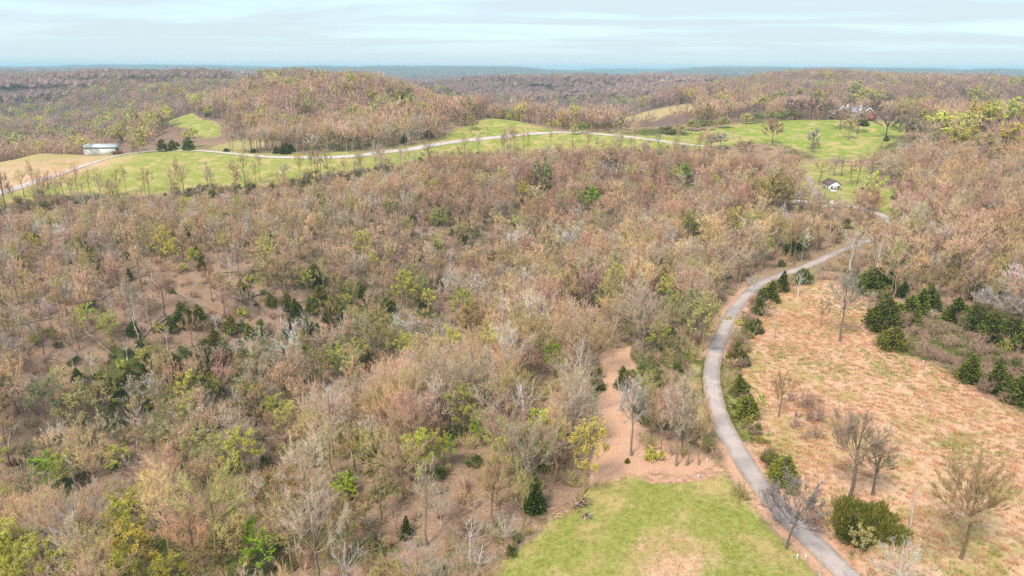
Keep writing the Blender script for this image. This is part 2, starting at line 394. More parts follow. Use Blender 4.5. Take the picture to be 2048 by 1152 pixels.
M['steel'] = simple('galvanised_steel', (0.42, 0.44, 0.46), 0.5, 0.1)
M['wood'] = simple('weathered_wood', (0.36, 0.30, 0.25), 0.9, 0.2, 4)
M['stone'] = simple('pale_limestone', (0.55, 0.52, 0.48), 0.9, 0.15, 3)

# ------------------------------------------------------------------ mesh helpers
class Geo:
    def __init__(s): s.v = []; s.t = []; s.m = []; s.n = 0
    def add(s, V, T, m=0):
        V = np.asarray(V, np.float32).reshape(-1, 3); T = np.asarray(T, np.int32).reshape(-1, 3)
        s.v.append(V); s.t.append(T + s.n); s.m.append(np.full(len(T), m, np.int32)); s.n += len(V)
    def arrays(s): return np.concatenate(s.v), np.concatenate(s.t), np.concatenate(s.m)
    def mesh(s, name, mats, smooth=False):
        V, T, mi = s.arrays()
        me = bpy.data.meshes.new(name)
        me.vertices.add(len(V)); me.vertices.foreach_set('co', V.ravel())
        me.loops.add(len(T) * 3); me.loops.foreach_set('vertex_index', T.ravel())
        me.polygons.add(len(T)); me.polygons.foreach_set('loop_start', np.arange(0, len(T) * 3, 3, dtype=np.int32))
        for m in mats: me.materials.append(m)
        me.polygons.foreach_set('material_index', mi)
        if smooth: me.polygons.foreach_set('use_smooth', np.ones(len(T), bool))
        me.update(calc_edges=True)
        return me
def unit(v): return v / np.maximum(np.linalg.norm(v, axis=-1, keepdims=True), 1e-9)
def frames(d):
    a = np.where(np.abs(d[:, 2:3]) > 0.9, np.array([[1.0, 0, 0]]), np.array([[0, 0, 1.0]]))
    u = unit(np.cross(d, a)); return u, np.cross(d, u)
def frusta(g, A, B, ra, rb, k=3, m=0):
    A = np.asarray(A, float); B = np.asarray(B, float); n = len(A)
    if not n: return
    u, w = frames(unit(B - A)); ra = np.broadcast_to(ra, (n,)); rb = np.broadcast_to(rb, (n,))
    an = np.arange(k) * 2 * math.pi / k
    ring = np.cos(an)[None, :, None] * u[:, None] + np.sin(an)[None, :, None] * w[:, None]
    V = np.concatenate([A[:, None] + ring * ra[:, None, None], B[:, None] + ring * rb[:, None, None]], 1)
    q = []
    for i in range(k):
        j = (i + 1) % k; q += [(i, j, k + j), (i, k + j, k + i)]
    T = np.array(q)[None] + (np.arange(n) * 2 * k)[:, None, None]
    g.add(V, T, m)
def spikes(g, A, B, ra, m=0):
    A = np.asarray(A, float); B = np.asarray(B, float); n = len(A)
    u, w = frames(unit(B - A)); ra = np.broadcast_to(ra, (n,))
    an = np.arange(3) * 2 * math.pi / 3
    ring = np.cos(an)[None, :, None] * u[:, None] + np.sin(an)[None, :, None] * w[:, None]
    V = np.concatenate([A[:, None] + ring * ra[:, None, None], B[:, None]], 1)
    T = np.array([(0, 1, 3), (1, 2, 3), (2, 0, 3)])[None] + (np.arange(n) * 4)[:, None, None]
    g.add(V, T, m)
def kites(g, P, D, ln, wd, m=0, r=None):
    """leaf or frond faces: a folded kite from P along D"""
    n = len(P); u, w = frames(unit(D)); th = r.uniform(0, 2 * math.pi, n)[:, None]
    s = u * np.cos(th) + w * np.sin(th); nn = np.cross(D, s)
    ln = np.broadcast_to(ln, (n,))[:, None]; wd = np.broadcast_to(wd, (n,))[:, None]
    V = np.stack([P, P + D * ln * 0.5 + s * wd + nn * wd * 0.3, P + D * ln, P + D * ln * 0.5 - s * wd + nn * wd * 0.3], 1)
    T = np.array([(0, 1, 2), (0, 2, 3)])[None] + (np.arange(n) * 4)[:, None, None]
    g.add(V, T, m)
def tube(g, pts, rad, k=6, m=0, cap=True):
    pts = np.asarray(pts, float); n = len(pts)
    d = unit(np.gradient(pts, axis=0)); u, w = frames(d)
    for i in range(1, n):                       # keep the rings from twisting
        pu = u[i - 1] - d[i] * (u[i - 1] @ d[i]); u[i] = pu / max(np.linalg.norm(pu), 1e-9); w[i] = np.cross(d[i], u[i])
    an = np.arange(k) * 2 * math.pi / k
    rad = np.asarray(rad, float)
    V = pts[:, None] + (np.cos(an)[None, :, None] * u[:, None] + np.sin(an)[None, :, None] * w[:, None]) * rad[:, None, None]
    T = []
    for i in range(n - 1):
        for a in range(k):
            b = (a + 1) % k
            T += [(i * k + a, i * k + b, (i + 1) * k + b), (i * k + a, (i + 1) * k + b, (i + 1) * k + a)]
    V = V.reshape(-1, 3)
    if cap:
        V = np.vstack([V, pts[-1:]]); e = n * k
        T += [((n - 1) * k + a, (n - 1) * k + (a + 1) % k, e) for a in range(k)]
    g.add(V, T, m)
def box(g, c, s, m=0, rz=0.0):
    c = np.array(c, float); s = np.array(s, float) / 2
    V = np.array([(x, y, z) for x in (-1, 1) for y in (-1, 1) for z in (-1, 1)], float) * s
    if rz: V[:, :2] = V[:, :2] @ np.array([[math.cos(rz), math.sin(rz)], [-math.sin(rz), math.cos(rz)]])
    T = [(0, 1, 3), (0, 3, 2), (4, 6, 7), (4, 7, 5), (0, 4, 5), (0, 5, 1), (2, 3, 7), (2, 7, 6), (0, 2, 6), (0, 6, 4), (1, 5, 7), (1, 7, 3)]
    g.add(V + c, T, m)
def poly_prism(g, pts2, y0, y1, m=0, axis='y'):
    """extrude a convex outline (x,z) along y"""
    n = len(pts2)
    if axis == 'y': f = lambda p, y: (p[0], y, p[1])
    else: f = lambda p, y: (y, p[0], p[1])
    V = [f(p, y0) for p in pts2] + [f(p, y1) for p in pts2]
    T = [(0, i, i + 1) for i in range(1, n - 1)] + [(n, n + i + 1, n + i) for i in range(1, n - 1)]
    for i in range(n):
        j = (i + 1) % n; T += [(i, n + i, n + j), (i, n + j, j)]
    g.add(V, T, m)

def obj(name, me, parent=None, loc=(0, 0, 0)):
    o = bpy.data.objects.new(name, me); C.objects.link(o); o.location = loc
    if parent: o.parent = parent
    return o
def thing(name, loc, label, cat, group=None, rz=0.0):
    o = bpy.data.objects.new(name, None); C.objects.link(o); o.empty_display_size = 0.3
    o.location = loc; o.rotation_euler = (0, 0, rz); o['label'] = label; o['category'] = cat
    if group: o['group'] = group
    return o
def part(name, g, mats, parent, label=None, smooth=False):
    o = obj(name, g.mesh(name, mats if isinstance(mats, list) else [mats], smooth), parent)
    if label: o['label'] = label
    return o

# ------------------------------------------------------------------ the ground sheet
zz, zpx, zpy = zones(gx.ravel(), gy.ravel(), gz.ravel())
dd = np.hypot(gx, gy).ravel()
nv = len(dd)
ROADPX = [(1790,1260),(1735,1190),(1688,1145),(1640,1098),(1590,1050),(1545,1000),(1505,950),(1475,900),(1450,860),(1432,810),(1423,760),(1428,715),(1444,670),(1463,630),(1485,600),(1520,568),(1570,548),(1620,530),(1680,503),(1730,484),(1765,467),(1780,450),(1770,434),(1740,422),(1700,413),(1660,411),(1625,413)]
LANEPX = [(-260,470),(-120,425),(0,386),(60,368),(120,348),(180,328),(240,311),(300,303),(360,301),(420,303),(500,311),(580,315),(650,315),(710,312),(770,304),(850,293),(930,281),(1010,273),(1080,267),(1130,265),(1180,267),(1230,271),(1280,277),(1340,285),(1400,292),(1450,296)]
def smooth_line(px, n=14, off=0.0, dmin=45):
    P = np.array([pick(a, b, off, dmin)[:2] for a, b in px])
    out = []
    Q = np.vstack([2 * P[0] - P[1], P, 2 * P[-1] - P[-2]])
    for i in range(1, len(Q) - 2):
        p0, p1, p2, p3 = Q[i - 1], Q[i], Q[i + 1], Q[i + 2]
        for t in np.linspace(0, 1, n, endpoint=False):
            out.append(0.5 * ((2 * p1) + (-p0 + p2) * t + (2 * p0 - 5 * p1 + 4 * p2 - p3) * t * t + (-p0 + 3 * p1 - 3 * p2 + p3) * t ** 3))
    out.append(P[-1]); out = np.array(out)
    for _ in range(6): out[1:-1] = 0.25 * out[:-2] + 0.5 * out[1:-1] + 0.25 * out[2:]
    return out
ROAD = smooth_line(ROADPX); LANE = smooth_line(LANEPX)
def near_line(x, y, line, step=2):
    Ln = line[::step]; out = np.full(len(x), 1e9)
    for s in range(0, len(x), 20000):
        d = np.hypot(x[s:s + 20000, None] - Ln[None, :, 0], y[s:s + 20000, None] - Ln[None, :, 1]); out[s:s + 20000] = d.min(1)
    return out
X1, Y1 = gx.ravel(), gy.ravel()
nr_ = (dd < 420) & (np.abs(np.arctan2(X1, Y1)) < 0.75) & (X1 > -5)
rd_d = np.full(nv, 1e9); rd_d[nr_] = near_line(X1[nr_], Y1[nr_], ROAD)
green = np.zeros(nv); straw = np.zeros(nv); leafl = np.zeros(nv); rich = np.zeros(nv)
green[zz['lawn']] = 1; straw[zz['lawn']] = np.clip(0.15 + 2.2 * fbm(X1 / 10 + 4, Y1 / 10, 71, 2), 0, 0.7)[zz['lawn']]; rich[zz['lawn']] = 0.25
lp = np.exp(-(((zpx - 1345) / 75) ** 2 + ((zpy - 1120) / 55) ** 2)); straw = np.maximum(straw, np.where(zz['lawn'], np.clip(lp * 1.3, 0, 0.9), 0))
leafl[zz['clearing']] = 0.9
straw[zz['sedge']] = 1; green[zz['sedge']] = 0.5
se = np.exp(-(((zpx - 1900) / 190) ** 2 + ((zpy - 1090) / 60) ** 2)); straw = np.where(zz['sedge'], straw * (1 - 0.75 * se), straw)
for z_, gr_, st_, ri_ in (('ridge', 1, 0.12, 0.35), ('greenhill', 1, 0.0, 1.0), ('houselawn', 1, 0.02, 0.95), ('dell', 1, 0, 0.9), ('verge', 1, 0.1, 0.6), ('backfield', 1, 0, 0.7), ('strip', 0.7, 0.4, 0.2), ('yard', 0.7, 0.1, 0.4), ('cleared', 0.65, 0.5, 0.2), ('backgap', 1, 0, 0.4)):
    green[zz[z_]] = gr_; straw[zz[z_]] = st_; rich[zz[z_]] = ri_
ul = zz['ridge'] & (zpx < 420) & (zpy < 392 - zpx * 0.27)              # the drier mown field above the gravel lane
straw[ul] = np.clip(0.38 + 0.5 * sstep(305, 350, zpy[ul]) + 1.2 * fbm(X1[ul] / 30, Y1[ul] / 9, 77, 2), 0, 0.85)
br = zz['ridge'] & (zpx > 820); rich[br] = 0.6
hp = zz['houselawn']
for (a, b, sx, sy, k) in ((1590,272,30,9,0.6),(1735,285,40,7,0.7),(1480,278,60,10,0.55),(1420,283,60,8,0.6),(1700,262,22,10,0.4)):
    straw = np.maximum(straw, np.where(hp, k * np.exp(-(((zpx - a) / sx) ** 2 + ((zpy - b) / sy) ** 2)), 0))
gh = zz['greenhill']; straw = np.maximum(straw, np.where(gh, 0.75 * np.exp(-(((zpx - 1060) / 45) ** 2 + ((zpy - 262) / 8) ** 2)), 0))
# the field drive beside the lawn and the leaf drift at the road edge
leafl = np.maximum(leafl, np.where((rd_d < 3.6) & (zpy > 880), 0.75, 0)); leafl = np.maximum(leafl, np.where((rd_d < 4.0) & (zpy > 540) & (zpy < 720) & (zpx < 1500), 0.6, 0))
vg = (rd_d < 5.2) & (rd_d > 2.2) & (leafl < 0.3); green = np.maximum(green, np.where(vg, 0.6, 0)); rich = np.maximum(rich, np.where(vg, 0.6, 0))
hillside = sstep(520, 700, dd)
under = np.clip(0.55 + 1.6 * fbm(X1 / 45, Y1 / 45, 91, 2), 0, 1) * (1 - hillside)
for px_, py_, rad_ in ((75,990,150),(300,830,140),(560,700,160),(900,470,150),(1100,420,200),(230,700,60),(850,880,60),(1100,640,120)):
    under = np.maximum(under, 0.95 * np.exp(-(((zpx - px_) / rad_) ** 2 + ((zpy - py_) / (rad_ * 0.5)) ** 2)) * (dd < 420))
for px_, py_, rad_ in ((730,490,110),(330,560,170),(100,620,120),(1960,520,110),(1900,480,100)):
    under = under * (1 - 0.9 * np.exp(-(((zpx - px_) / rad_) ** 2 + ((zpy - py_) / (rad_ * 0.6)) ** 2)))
nR, nA = gx.shape
def soft(a, k=2):
    a = a.reshape(nR, nA)
    for _ in range(k):
        a = (np.roll(a, 1, 1) + 2 * a + np.roll(a, -1, 1)) / 4; b = a.copy(); b[1:-1] = (a[:-2] + 2 * a[1:-1] + a[2:]) / 4; a = b
    return a.ravel()
green, straw, leafl, rich = soft(green), soft(straw), soft(leafl), soft(rich)
V = np.stack([gx, gy, gz], -1).reshape(-1, 3).astype(np.float32)
ii = np.arange(nR - 1)[:, None] * nA; jj = np.arange(nA)[None]; j2 = (jj + 1) % nA
quad = np.stack([ii + jj, ii + j2, ii + nA + j2, ii + nA + jj], -1).reshape(-1, 4)[:, ::-1].astype(np.int32)
me = bpy.data.meshes.new('ground')
me.vertices.add(len(V)); me.vertices.foreach_set('co', V.ravel())
me.loops.add(quad.size); me.loops.foreach_set('vertex_index', quad.ravel())
me.polygons.add(len(quad)); me.polygons.foreach_set('loop_start', np.arange(0, quad.size, 4, dtype=np.int32))
me.polygons.foreach_set('use_smooth', np.ones(len(quad), bool))
me.materials.append(M['ground']); me.update(calc_edges=True)
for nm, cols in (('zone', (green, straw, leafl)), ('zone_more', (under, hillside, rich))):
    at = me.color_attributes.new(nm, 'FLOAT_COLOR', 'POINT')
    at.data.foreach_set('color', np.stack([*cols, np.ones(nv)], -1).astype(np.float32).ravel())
ground = obj('ground', me); ground['kind'] = 'structure'; ground['label'] = 'rolling hills of leaf litter, pasture and dry grass'

def ribbon(name, line, width, lift, m, lab, cross=7):
    line = np.asarray(line); tg = unit(np.gradient(line, axis=0)); nr = np.stack([tg[:, 1], -tg[:, 0]], -1)
    w = np.broadcast_to(width, (len(line),)) * (1 + 0.28 * fbm(line[:, 0] / 2.2, line[:, 1] / 2.2, 5, 2))
    s = np.linspace(-0.5, 0.5, cross)
    P = line[:, None] + nr[:, None] * (s[None, :, None] * w[:, None, None])
    z = height(P[..., 0], P[..., 1]) + lift * (1 - (np.abs(s) * 2) ** 4 * 0.6)[None]
    V = np.concatenate([P, z[..., None]], -1).reshape(-1, 3)
    n = len(line); a = (np.arange(n - 1)[:, None] * cross + np.arange(cross - 1)[None])
    T = np.concatenate([np.stack([a, a + 1, a + cross + 1], -1).reshape(-1, 3), np.stack([a, a + cross + 1, a + cross], -1).reshape(-1, 3)])
    g = Geo(); g.add(V, T); me = g.mesh(name, [m], True)
    uvl = me.uv_layers.new(name='UVMap'); li = np.empty(len(me.loops), np.int32); me.loops.foreach_get('vertex_index', li)
    UV = np.stack([np.tile(s + 0.5, n), np.repeat(np.arange(n) * 0.3, cross)], -1)
    uvl.data.foreach_set('uv', UV[li].astype(np.float32).ravel())
    o = obj(name, me); o['kind'] = 'structure'; o['label'] = lab
    return o
ribbon('road', ROAD, 3.4, 0.14, M['asphalt'], 'narrow worn asphalt road winding through the woods')
ribbon('gravel_lane', LANE, np.interp(np.linspace(0, 1, len(LANE)), [0, 0.5, 0.8, 1], [3.6, 4.2, 3.6, 2.4]), 0.35, M['gravel'], 'pale gravel lane along the ridge pasture')
DRIVE = smooth_line([(1608,349),(1618,358),(1622,372),(1628,385),(1640,398),(1655,410)])
ribbon('driveway', DRIVE, 2.6, 0.25, M['worn_gravel'], 'grey gravel driveway curving down to the road')
TRK = smooth_line([(1440,935),(1400,952),(1350,958),(1290,958)])
ribbon('dirt_path', TRK, 2.2, 0.06, M['dirt'], 'bare dirt track turning off the road')

# ------------------------------------------------------------------ tree shapes
def bez(a, b, c, t):
    t = np.asarray(t)[..., None]; return a * (1 - t) ** 2 + 2 * b * t * (1 - t) + c * t * t
def limb_set(r, h, cr, base, zc, nl, form, trunk_at):
    """limb curves that reach the skin of the crown; returns (A, B, C) control points"""
    th = np.arange(nl) * 2.39996 + r.uniform(0, 6.28) + r.normal(0, 0.25, nl)
    u = (np.arange(nl) + r.uniform(0.1, 0.9, nl)) / nl
    el = np.interp(u, [0, 0.5, 1], form)              # elevation of the limb tip round the crown centre
    el = el + r.normal(0, 0.12, nl)
    rad = r.uniform(0.78, 1.08, nl)
    tipz = zc + np.sin(el) * (h - zc) * rad; tipr = np.cos(el) * cr * rad
    tip = np.stack([np.cos(th) * tipr, np.sin(th) * tipr, np.maximum(tipz, base * 0.9)], -1)
    sz = base + (tip[:, 2] - base) * r.uniform(0.18, 0.42, nl); sz = np.clip(sz, base * 0.95, h * 0.8)
    A = trunk_at(sz)
    mid = A + (tip - A) * 0.5
    mid[:, :2] += (tip - A)[:, :2] * r.uniform(0.02, 0.22, nl)[:, None]; mid[:, 2] -= (tip - A)[:, 2] * r.uniform(-0.1, 0.12, nl)
    mid += r.normal(0, 0.03 * h, (nl, 3)) * 0.6
    return A, mid, tip
FORMS = {'vase': (0.25, 0.75, 1.35), 'oval': (-0.35, 0.45, 1.4), 'round': (-0.25, 0.5, 1.3), 'broad': (-0.1, 0.35, 1.2), 'slim': (-0.3, 0.6, 1.45)}
def make_tree(seed, h, cr, base=0.35, form='round', nl=15, ns=7, nt=6, nw=7, tw=0.0155, r0=None, leaves=0, leaf=(0.22, 0.10), lod=0, lean=0.0, upk=0.45, gnarl=0.0):
    """returns (trunk Geo, crown Geo); crown materials: 0 limbs, 1 twigs, 2 leaves"""
    r = np.random.default_rng(seed)
    r0 = r0 or 0.016 * h
    base = base * h; zc = base + (h - base) * 0.42
    lx, ly = lean * math.cos(seed), lean * math.sin(seed)
    wob = r.normal(0, 0.012 * h, (6, 2)); wob[0] = 0
    zk = np.linspace(0, 1, 6)
    def trunk_at(z):
        t = np.clip(z / h, 0, 1)
        return np.stack([np.interp(t, zk, wob[:, 0]) + lx * h * t ** 1.5, np.interp(t, zk, wob[:, 1]) + ly * h * t ** 1.5, z], -1)
    tg, cg = Geo(), Geo()
    zt = np.linspace(0, 0.86 * h, 9 if lod == 0 else 6)
    rt = r0 * (1 - 0.9 * zt / (0.86 * h)) ** 0.8; rt[0] *= 1.45; rt = np.maximum(rt, 0.02)
    tube(tg, trunk_at(zt), rt, 7 if lod == 0 else 5)
    A, Bm, Tp = limb_set(r, h, cr, base, zc, nl, FORMS[form], trunk_at)
    ll = np.linalg.norm(Tp - A, axis=1)
    lr = np.maximum(r0 * 0.36 * (ll / (0.7 * h)) ** 0.6, 0.02)
    K = 5 if lod == 0 else 3
    ts = np.linspace(0, 1, K + 1)
    pts = np.stack([bez(A, Bm, Tp, np.full(nl, t)) for t in ts], 1)
    if gnarl: pts[:, 1:-1] += r.normal(0, gnarl, pts[:, 1:-1].shape)
    for k in range(K):
        frusta(cg, pts[:, k], pts[:, k + 1], lr * (1 - 0.85 * ts[k]), lr * (1 - 0.85 * ts[k + 1]), 5 if lod == 0 else 3, 0)
    up = np.array([0, 0, 1.0])
    # second order
    n2 = nl * ns
    t2 = r.uniform(0.28, 1.0, n2); li = np.repeat(np.arange(nl), ns)
    f = t2 * K; i0 = np.minimum(f.astype(int), K - 1); w = (f - i0)[:, None]
    P2 = pts[li, i0] * (1 - w) + pts[li, i0 + 1] * w
    tang = unit(pts[li, i0 + 1] - pts[li, i0])
    out = unit(P2 * np.array([1, 1, 0]) + 1e-6)
    D2 = unit(tang * 0.85 + out * 0.25 + up * upk + r.normal(0, 0.42, (n2, 3)))
    L2 = (ll[li] * 0.42 * (1.15 - 0.55 * t2) * r.uniform(0.6, 1.15, n2))
    E2 = P2 + D2 * L2[:, None]; M2 = P2 + D2 * L2[:, None] * 0.5 + r.normal(0, 0.06, (n2, 3)) * L2[:, None] - up * (0.04 * L2[:, None])
    r2 = np.maximum(lr[li] * (1 - 0.8 * t2) * 0.5, tw * 1.4)
    frusta(cg, P2, M2, r2, r2 * 0.7, 3, 0); frusta(cg, M2, E2, r2 * 0.7, r2 * 0.35, 3, 0)
    # third order
    if nt:
        n3 = n2 * nt; si = np.repeat(np.arange(n2), nt); t3 = r.uniform(0.2, 1.0, n3)
        P3 = np.where((t3 < 0.5)[:, None], P2[si] + (M2[si] - P2[si]) * (t3 * 2)[:, None], M2[si] + (E2[si] - M2[si]) * (t3 * 2 - 1)[:, None])
        D3 = unit(D2[si] * 0.9 + up * upk * 0.7 + r.normal(0, 0.36, (n3, 3)))
        L3 = L2[si] * 0.5 * r.uniform(0.5, 1.2, n3)
        E3 = P3 + D3 * L3[:, None]; r3 = np.maximum(r2[si] * 0.45, tw * 1.15)
        frusta(cg, P3, E3, r3, r3 * 0.5, 3, 1)
    else:
        P3, D3, L3, E3, n3 = P2, D2, L2, E2, n2
    # twigs
    n4 = n3 * nw; qi = np.repeat(np.arange(n3), nw); t4 = r.uniform(0.15, 1.0, n4)
    P4 = P3[qi] + (E3[qi] - P3[qi]) * t4[:, None]
    D4 = unit(D3[qi] * 0.9 + up * upk * 0.7 + r.normal(0, 0.40, (n4, 3)))
    L4 = np.clip(L3[qi] * 0.85, 0.4, 1.5) * r.uniform(0.5, 1.3, n4)
    E4 = P4 + D4 * L4[:, None]
    spikes(cg, P4, E4, tw * r.uniform(0.7, 1.3, n4), 1)
    if leaves:
        k = leaves if leaves >= 1 else 1
        sel = np.repeat(np.arange(n4), int(k)) if leaves >= 1 else np.where(r.random(n4) < leaves)[0]
        t5 = r.uniform(0.45, 1.1, len(sel))[:, None]
        P5 = P4[sel] + (E4[sel] - P4[sel]) * t5 + r.normal(0, 0.1, (len(sel), 3))
        D5 = unit(r.normal(0, 1, (len(sel), 3)) + up * 0.2)
        kites(cg, P5, D5, leaf[0] * r.uniform(0.6, 1.4, len(sel)), leaf[1] * r.uniform(0.7, 1.3, len(sel)), 2, r)
    return tg, cg
def make_cedar(seed, h, cr, n, fl=0.75, fw=0.2, shape=0.75, base=0.03):
    r = np.random.default_rng(seed); tg, cg = Geo(), Geo()
    zt = np.linspace(0, h * 0.93, 5); tube(tg, np.stack([zt * 0, zt * 0, zt], -1), np.maximum(0.017 * h * (1 - zt / h), 0.02), 6)
    t = 1 - np.sqrt(r.uniform(0.0, 1.0, n)) ; t = base + (1 - base) * t
    th = r.uniform(0, 6.283, n)
    lob = 1 + 0.24 * np.sin(th * 3 + seed + t * 9) + 0.20 * np.sin(th * 5 - t * 14 + seed * 2.1) + 0.20 * np.sin(t * 27 + th * 2 + seed)
    prof = (np.clip(1 - t, 0, 1) ** shape) * np.minimum(1, 0.6 + t * 3.2)
    nc = 46; ct = 1 - np.sqrt(r.uniform(0, 1, nc)); cth = r.uniform(0, 6.283, nc); ci = r.integers(0, nc, n); cl = r.random(n) < 0.72
    t = np.where(cl, np.clip(ct[ci] + r.normal(0, 0.055, n), 0.01, 0.99), t); th = np.where(cl, cth[ci] + r.normal(0, 0.24, n), th)
    prof = (np.clip(1 - t, 0, 1) ** shape) * np.minimum(1, 0.6 + t * 3.2); cb = r.uniform(0.82, 1.22, nc); lob = np.where(cl, cb[ci], 0.78)
    rad = cr * prof * lob * np.where(r.random(n) < 0.12, r.uniform(0.9, 1.28, n), r.uniform(0.5, 1.02, n)) + 0.05
    P = np.stack([np.cos(th) * rad, np.sin(th) * rad, t * h], -1)
    out = np.stack([np.cos(th), np.sin(th), np.zeros(n)], -1)
    D = unit(out * 0.75 + np.array([0, 0, 0.55]) + r.normal(0, 0.4, (n, 3)))
    kites(cg, P - D * fl * 0.5, D, fl * r.uniform(0.6, 1.3, n), fw * r.uniform(0.7, 1.3, n), 0, r)
    m = n // 5
    t2 = r.uniform(0.05, 0.9, m); th2 = r.uniform(0, 6.28, m); rr = cr * (1 - t2) ** shape * 0.7
    frusta(cg, np.stack([t2 * 0, t2 * 0, t2 * h], -1)[:m // 6], np.stack([np.cos(th2) * rr, np.sin(th2) * rr, t2 * h + rr * 0.35], -1)[:m // 6], 0.035, 0.015, 3, 1)
    return tg, cg
def make_shrub(seed, h, cr, stems, nb, nw, tw=0.010, leaves=0, leaf=(0.16, 0.07), up=0.6):
    r = np.random.default_rng(seed); g = Geo()
    th = r.uniform(0, 6.28, stems); rr = cr * np.sqrt(r.uniform(0.02, 1, stems))
    A = np.stack([np.cos(th) * rr * 0.35, np.sin(th) * rr * 0.35, np.zeros(stems)], -1)
    E = np.stack([np.cos(th) * rr, np.sin(th) * rr, h * r.uniform(0.6, 1.05, stems) * np.sqrt(np.maximum(1 - (rr / cr) ** 2 * 0.6, 0.1))], -1)
    frusta(g, A, E, tw * 2.4, tw, 3, 0)
    i = np.repeat(np.arange(stems), nb); t = r.uniform(0.25, 1, len(i))[:, None]
    P = A[i] + (E[i] - A[i]) * t; D = unit(unit(E[i] - A[i]) * 0.5 + np.array([0, 0, up * 0.5]) + r.normal(0, 0.6, (len(i), 3)))
    Ln = h * 0.34 * r.uniform(0.5, 1.2, len(i)); E2 = P + D * Ln[:, None]
    spikes(g, P, E2, tw * 1.3, 0)
    j = np.repeat(np.arange(len(i)), nw); t = r.uniform(0.2, 1, len(j))[:, None]
    P3 = P[j] + (E2[j] - P[j]) * t; D3 = unit(D[j] * 0.7 + np.array([0, 0, up * 0.4]) + r.normal(0, 0.6, (len(j), 3)))
    E3 = P3 + D3 * (Ln[j] * 0.5)[:, None]; spikes(g, P3, E3, tw, 0)
    if leaves:
        s = np.repeat(np.arange(len(j)), leaves); tt = r.uniform(0.3, 1.1, len(s))[:, None]
        P4 = P3[s] + (E3[s] - P3[s]) * tt + r.normal(0, 0.07, (len(s), 3))
        kites(g, P4, unit(r.normal(0, 1, (len(s), 3))), leaf[0] * r.uniform(0.6, 1.4, len(s)), leaf[1], 1, r)
    return g

SHAPES = {}     # name -> list of dict(trunk mesh, crown mesh, h, cr)
def merged(tg, cg, mt, mc, name):
    V1, T1, _ = tg.arrays(); V2, T2, m2 = cg.arrays(); g = Geo(); g.add(V1, T1, 0); g.v.append(V2); g.t.append(T2 + g.n); g.m.append(m2 + 1); g.n += len(V2)
    return g.mesh(name, [mt] + mc)
def add_shape(kind, tg, cg, h, cr, mt, mc, form=''):
    q = np.concatenate(cg.v); h = float(q[:, 2].max()); cr = float(np.percentile(np.hypot(q[:, 0], q[:, 1]), 97))
    SHAPES.setdefault(kind, []).append(dict(t=tg.mesh(kind + '_trunk', [mt], True), c=cg.mesh(kind + '_crown', mc), j=merged(tg, cg, mt, mc, kind + '_whole'), h=h, cr=cr, form=form))
BM = [M['limb'], M['twig'], M['leaf']]
LM = [M['fixtwig'], M['fixtwig'], M['leaf']]
PM = [M['palebark'], M['twig'], M['leaf']]
# bare trees, close
for s, h, cr, ba, fo, kw in (
    (11, 17.0, 5.6, 0.28, 'vase', {}), (12, 18.0, 4.5, 0.32, 'oval', {}), (13, 15.0, 5.6, 0.27, 'round', dict()),
    (14, 16.0, 3.2, 0.30, 'slim', dict(nl=12, ns=5)), (15, 16.0, 7.4, 0.25, 'broad', dict(nl=17)), (16, 14.0, 6.0, 0.27, 'vase', dict(nl=15)), (17, 17.5, 5.2, 0.36, 'round', dict(nl=12, gnarl=0.15))):
    tg, cg = make_tree(s, h, cr, ba, fo, **kw); add_shape('bare', tg, cg, h, cr, M['trunk'], BM, fo)
for s, h, cr, ba, fo, kw in (
    (401, 16.0, 5.6, 0.33, 'round', dict(nl=26, tw=0.0215)), (402, 17.0, 5.2, 0.38, 'vase', dict(nl=16, ns=8, tw=0.02, r0=0.34)), (403, 14.0, 6.0, 0.30, 'broad', dict(nl=22, tw=0.0215, lean=0.2)), (404, 16.0, 3.4, 0.38, 'slim', dict(nl=15, tw=0.016)), (405, 8.0, 3.0, 0.3, 'vase', dict(nl=11, ns=6, nt=4, tw=0.015))):
    kw = dict(dict(ns=8, nt=6, nw=7), **kw); tg, cg = make_tree(s, h, cr, ba, fo, **kw); add_shape('lone', tg, cg, h, cr, M['trunk'], BM, fo)
# bare trees, middle distance
for s, h, cr, ba, fo in ((21, 16, 4.6, 0.33, 'vase'), (22, 17, 3.8, 0.38, 'oval'), (23, 14, 4.6, 0.30, 'round'), (24, 15, 2.7, 0.36, 'slim'), (25, 15, 5.6, 0.28, 'broad')):
    tg, cg = make_tree(s, h, cr, ba, fo, nl=12, ns=6, nt=4, nw=5, tw=0.028, lod=1); add_shape('bare_mid', tg, cg, h, cr, M['trunk'], BM, fo)
# far bare trees
for s, h, cr, ba, fo in ((31, 16, 5.0, 0.25, 'round'), (32, 17, 4.4, 0.3, 'oval'), (33, 15, 5.4, 0.25, 'broad'), (34, 16, 4.6, 0.28, 'vase')):
    tg, cg = make_tree(s, h, cr, ba, fo, nl=8, ns=5, nt=0, nw=7, tw=0.075, lod=1, leaves=0); add_shape('bare_far', tg, cg, h, cr, M['trunk'], BM, fo)
for s, h, cr, ba, fo in ((35, 16, 5.0, 0.3, 'round'), (36, 17, 4.4, 0.33, 'oval'), (37, 16, 4.6, 0.3, 'vase')):
    tg, cg = make_tree(s, h, cr, ba, fo, nl=15, ns=7, nt=0, nw=10, tw=0.085, lod=1); add_shape('lawn_bare', tg, cg, h, cr, M['trunk'], BM, fo)
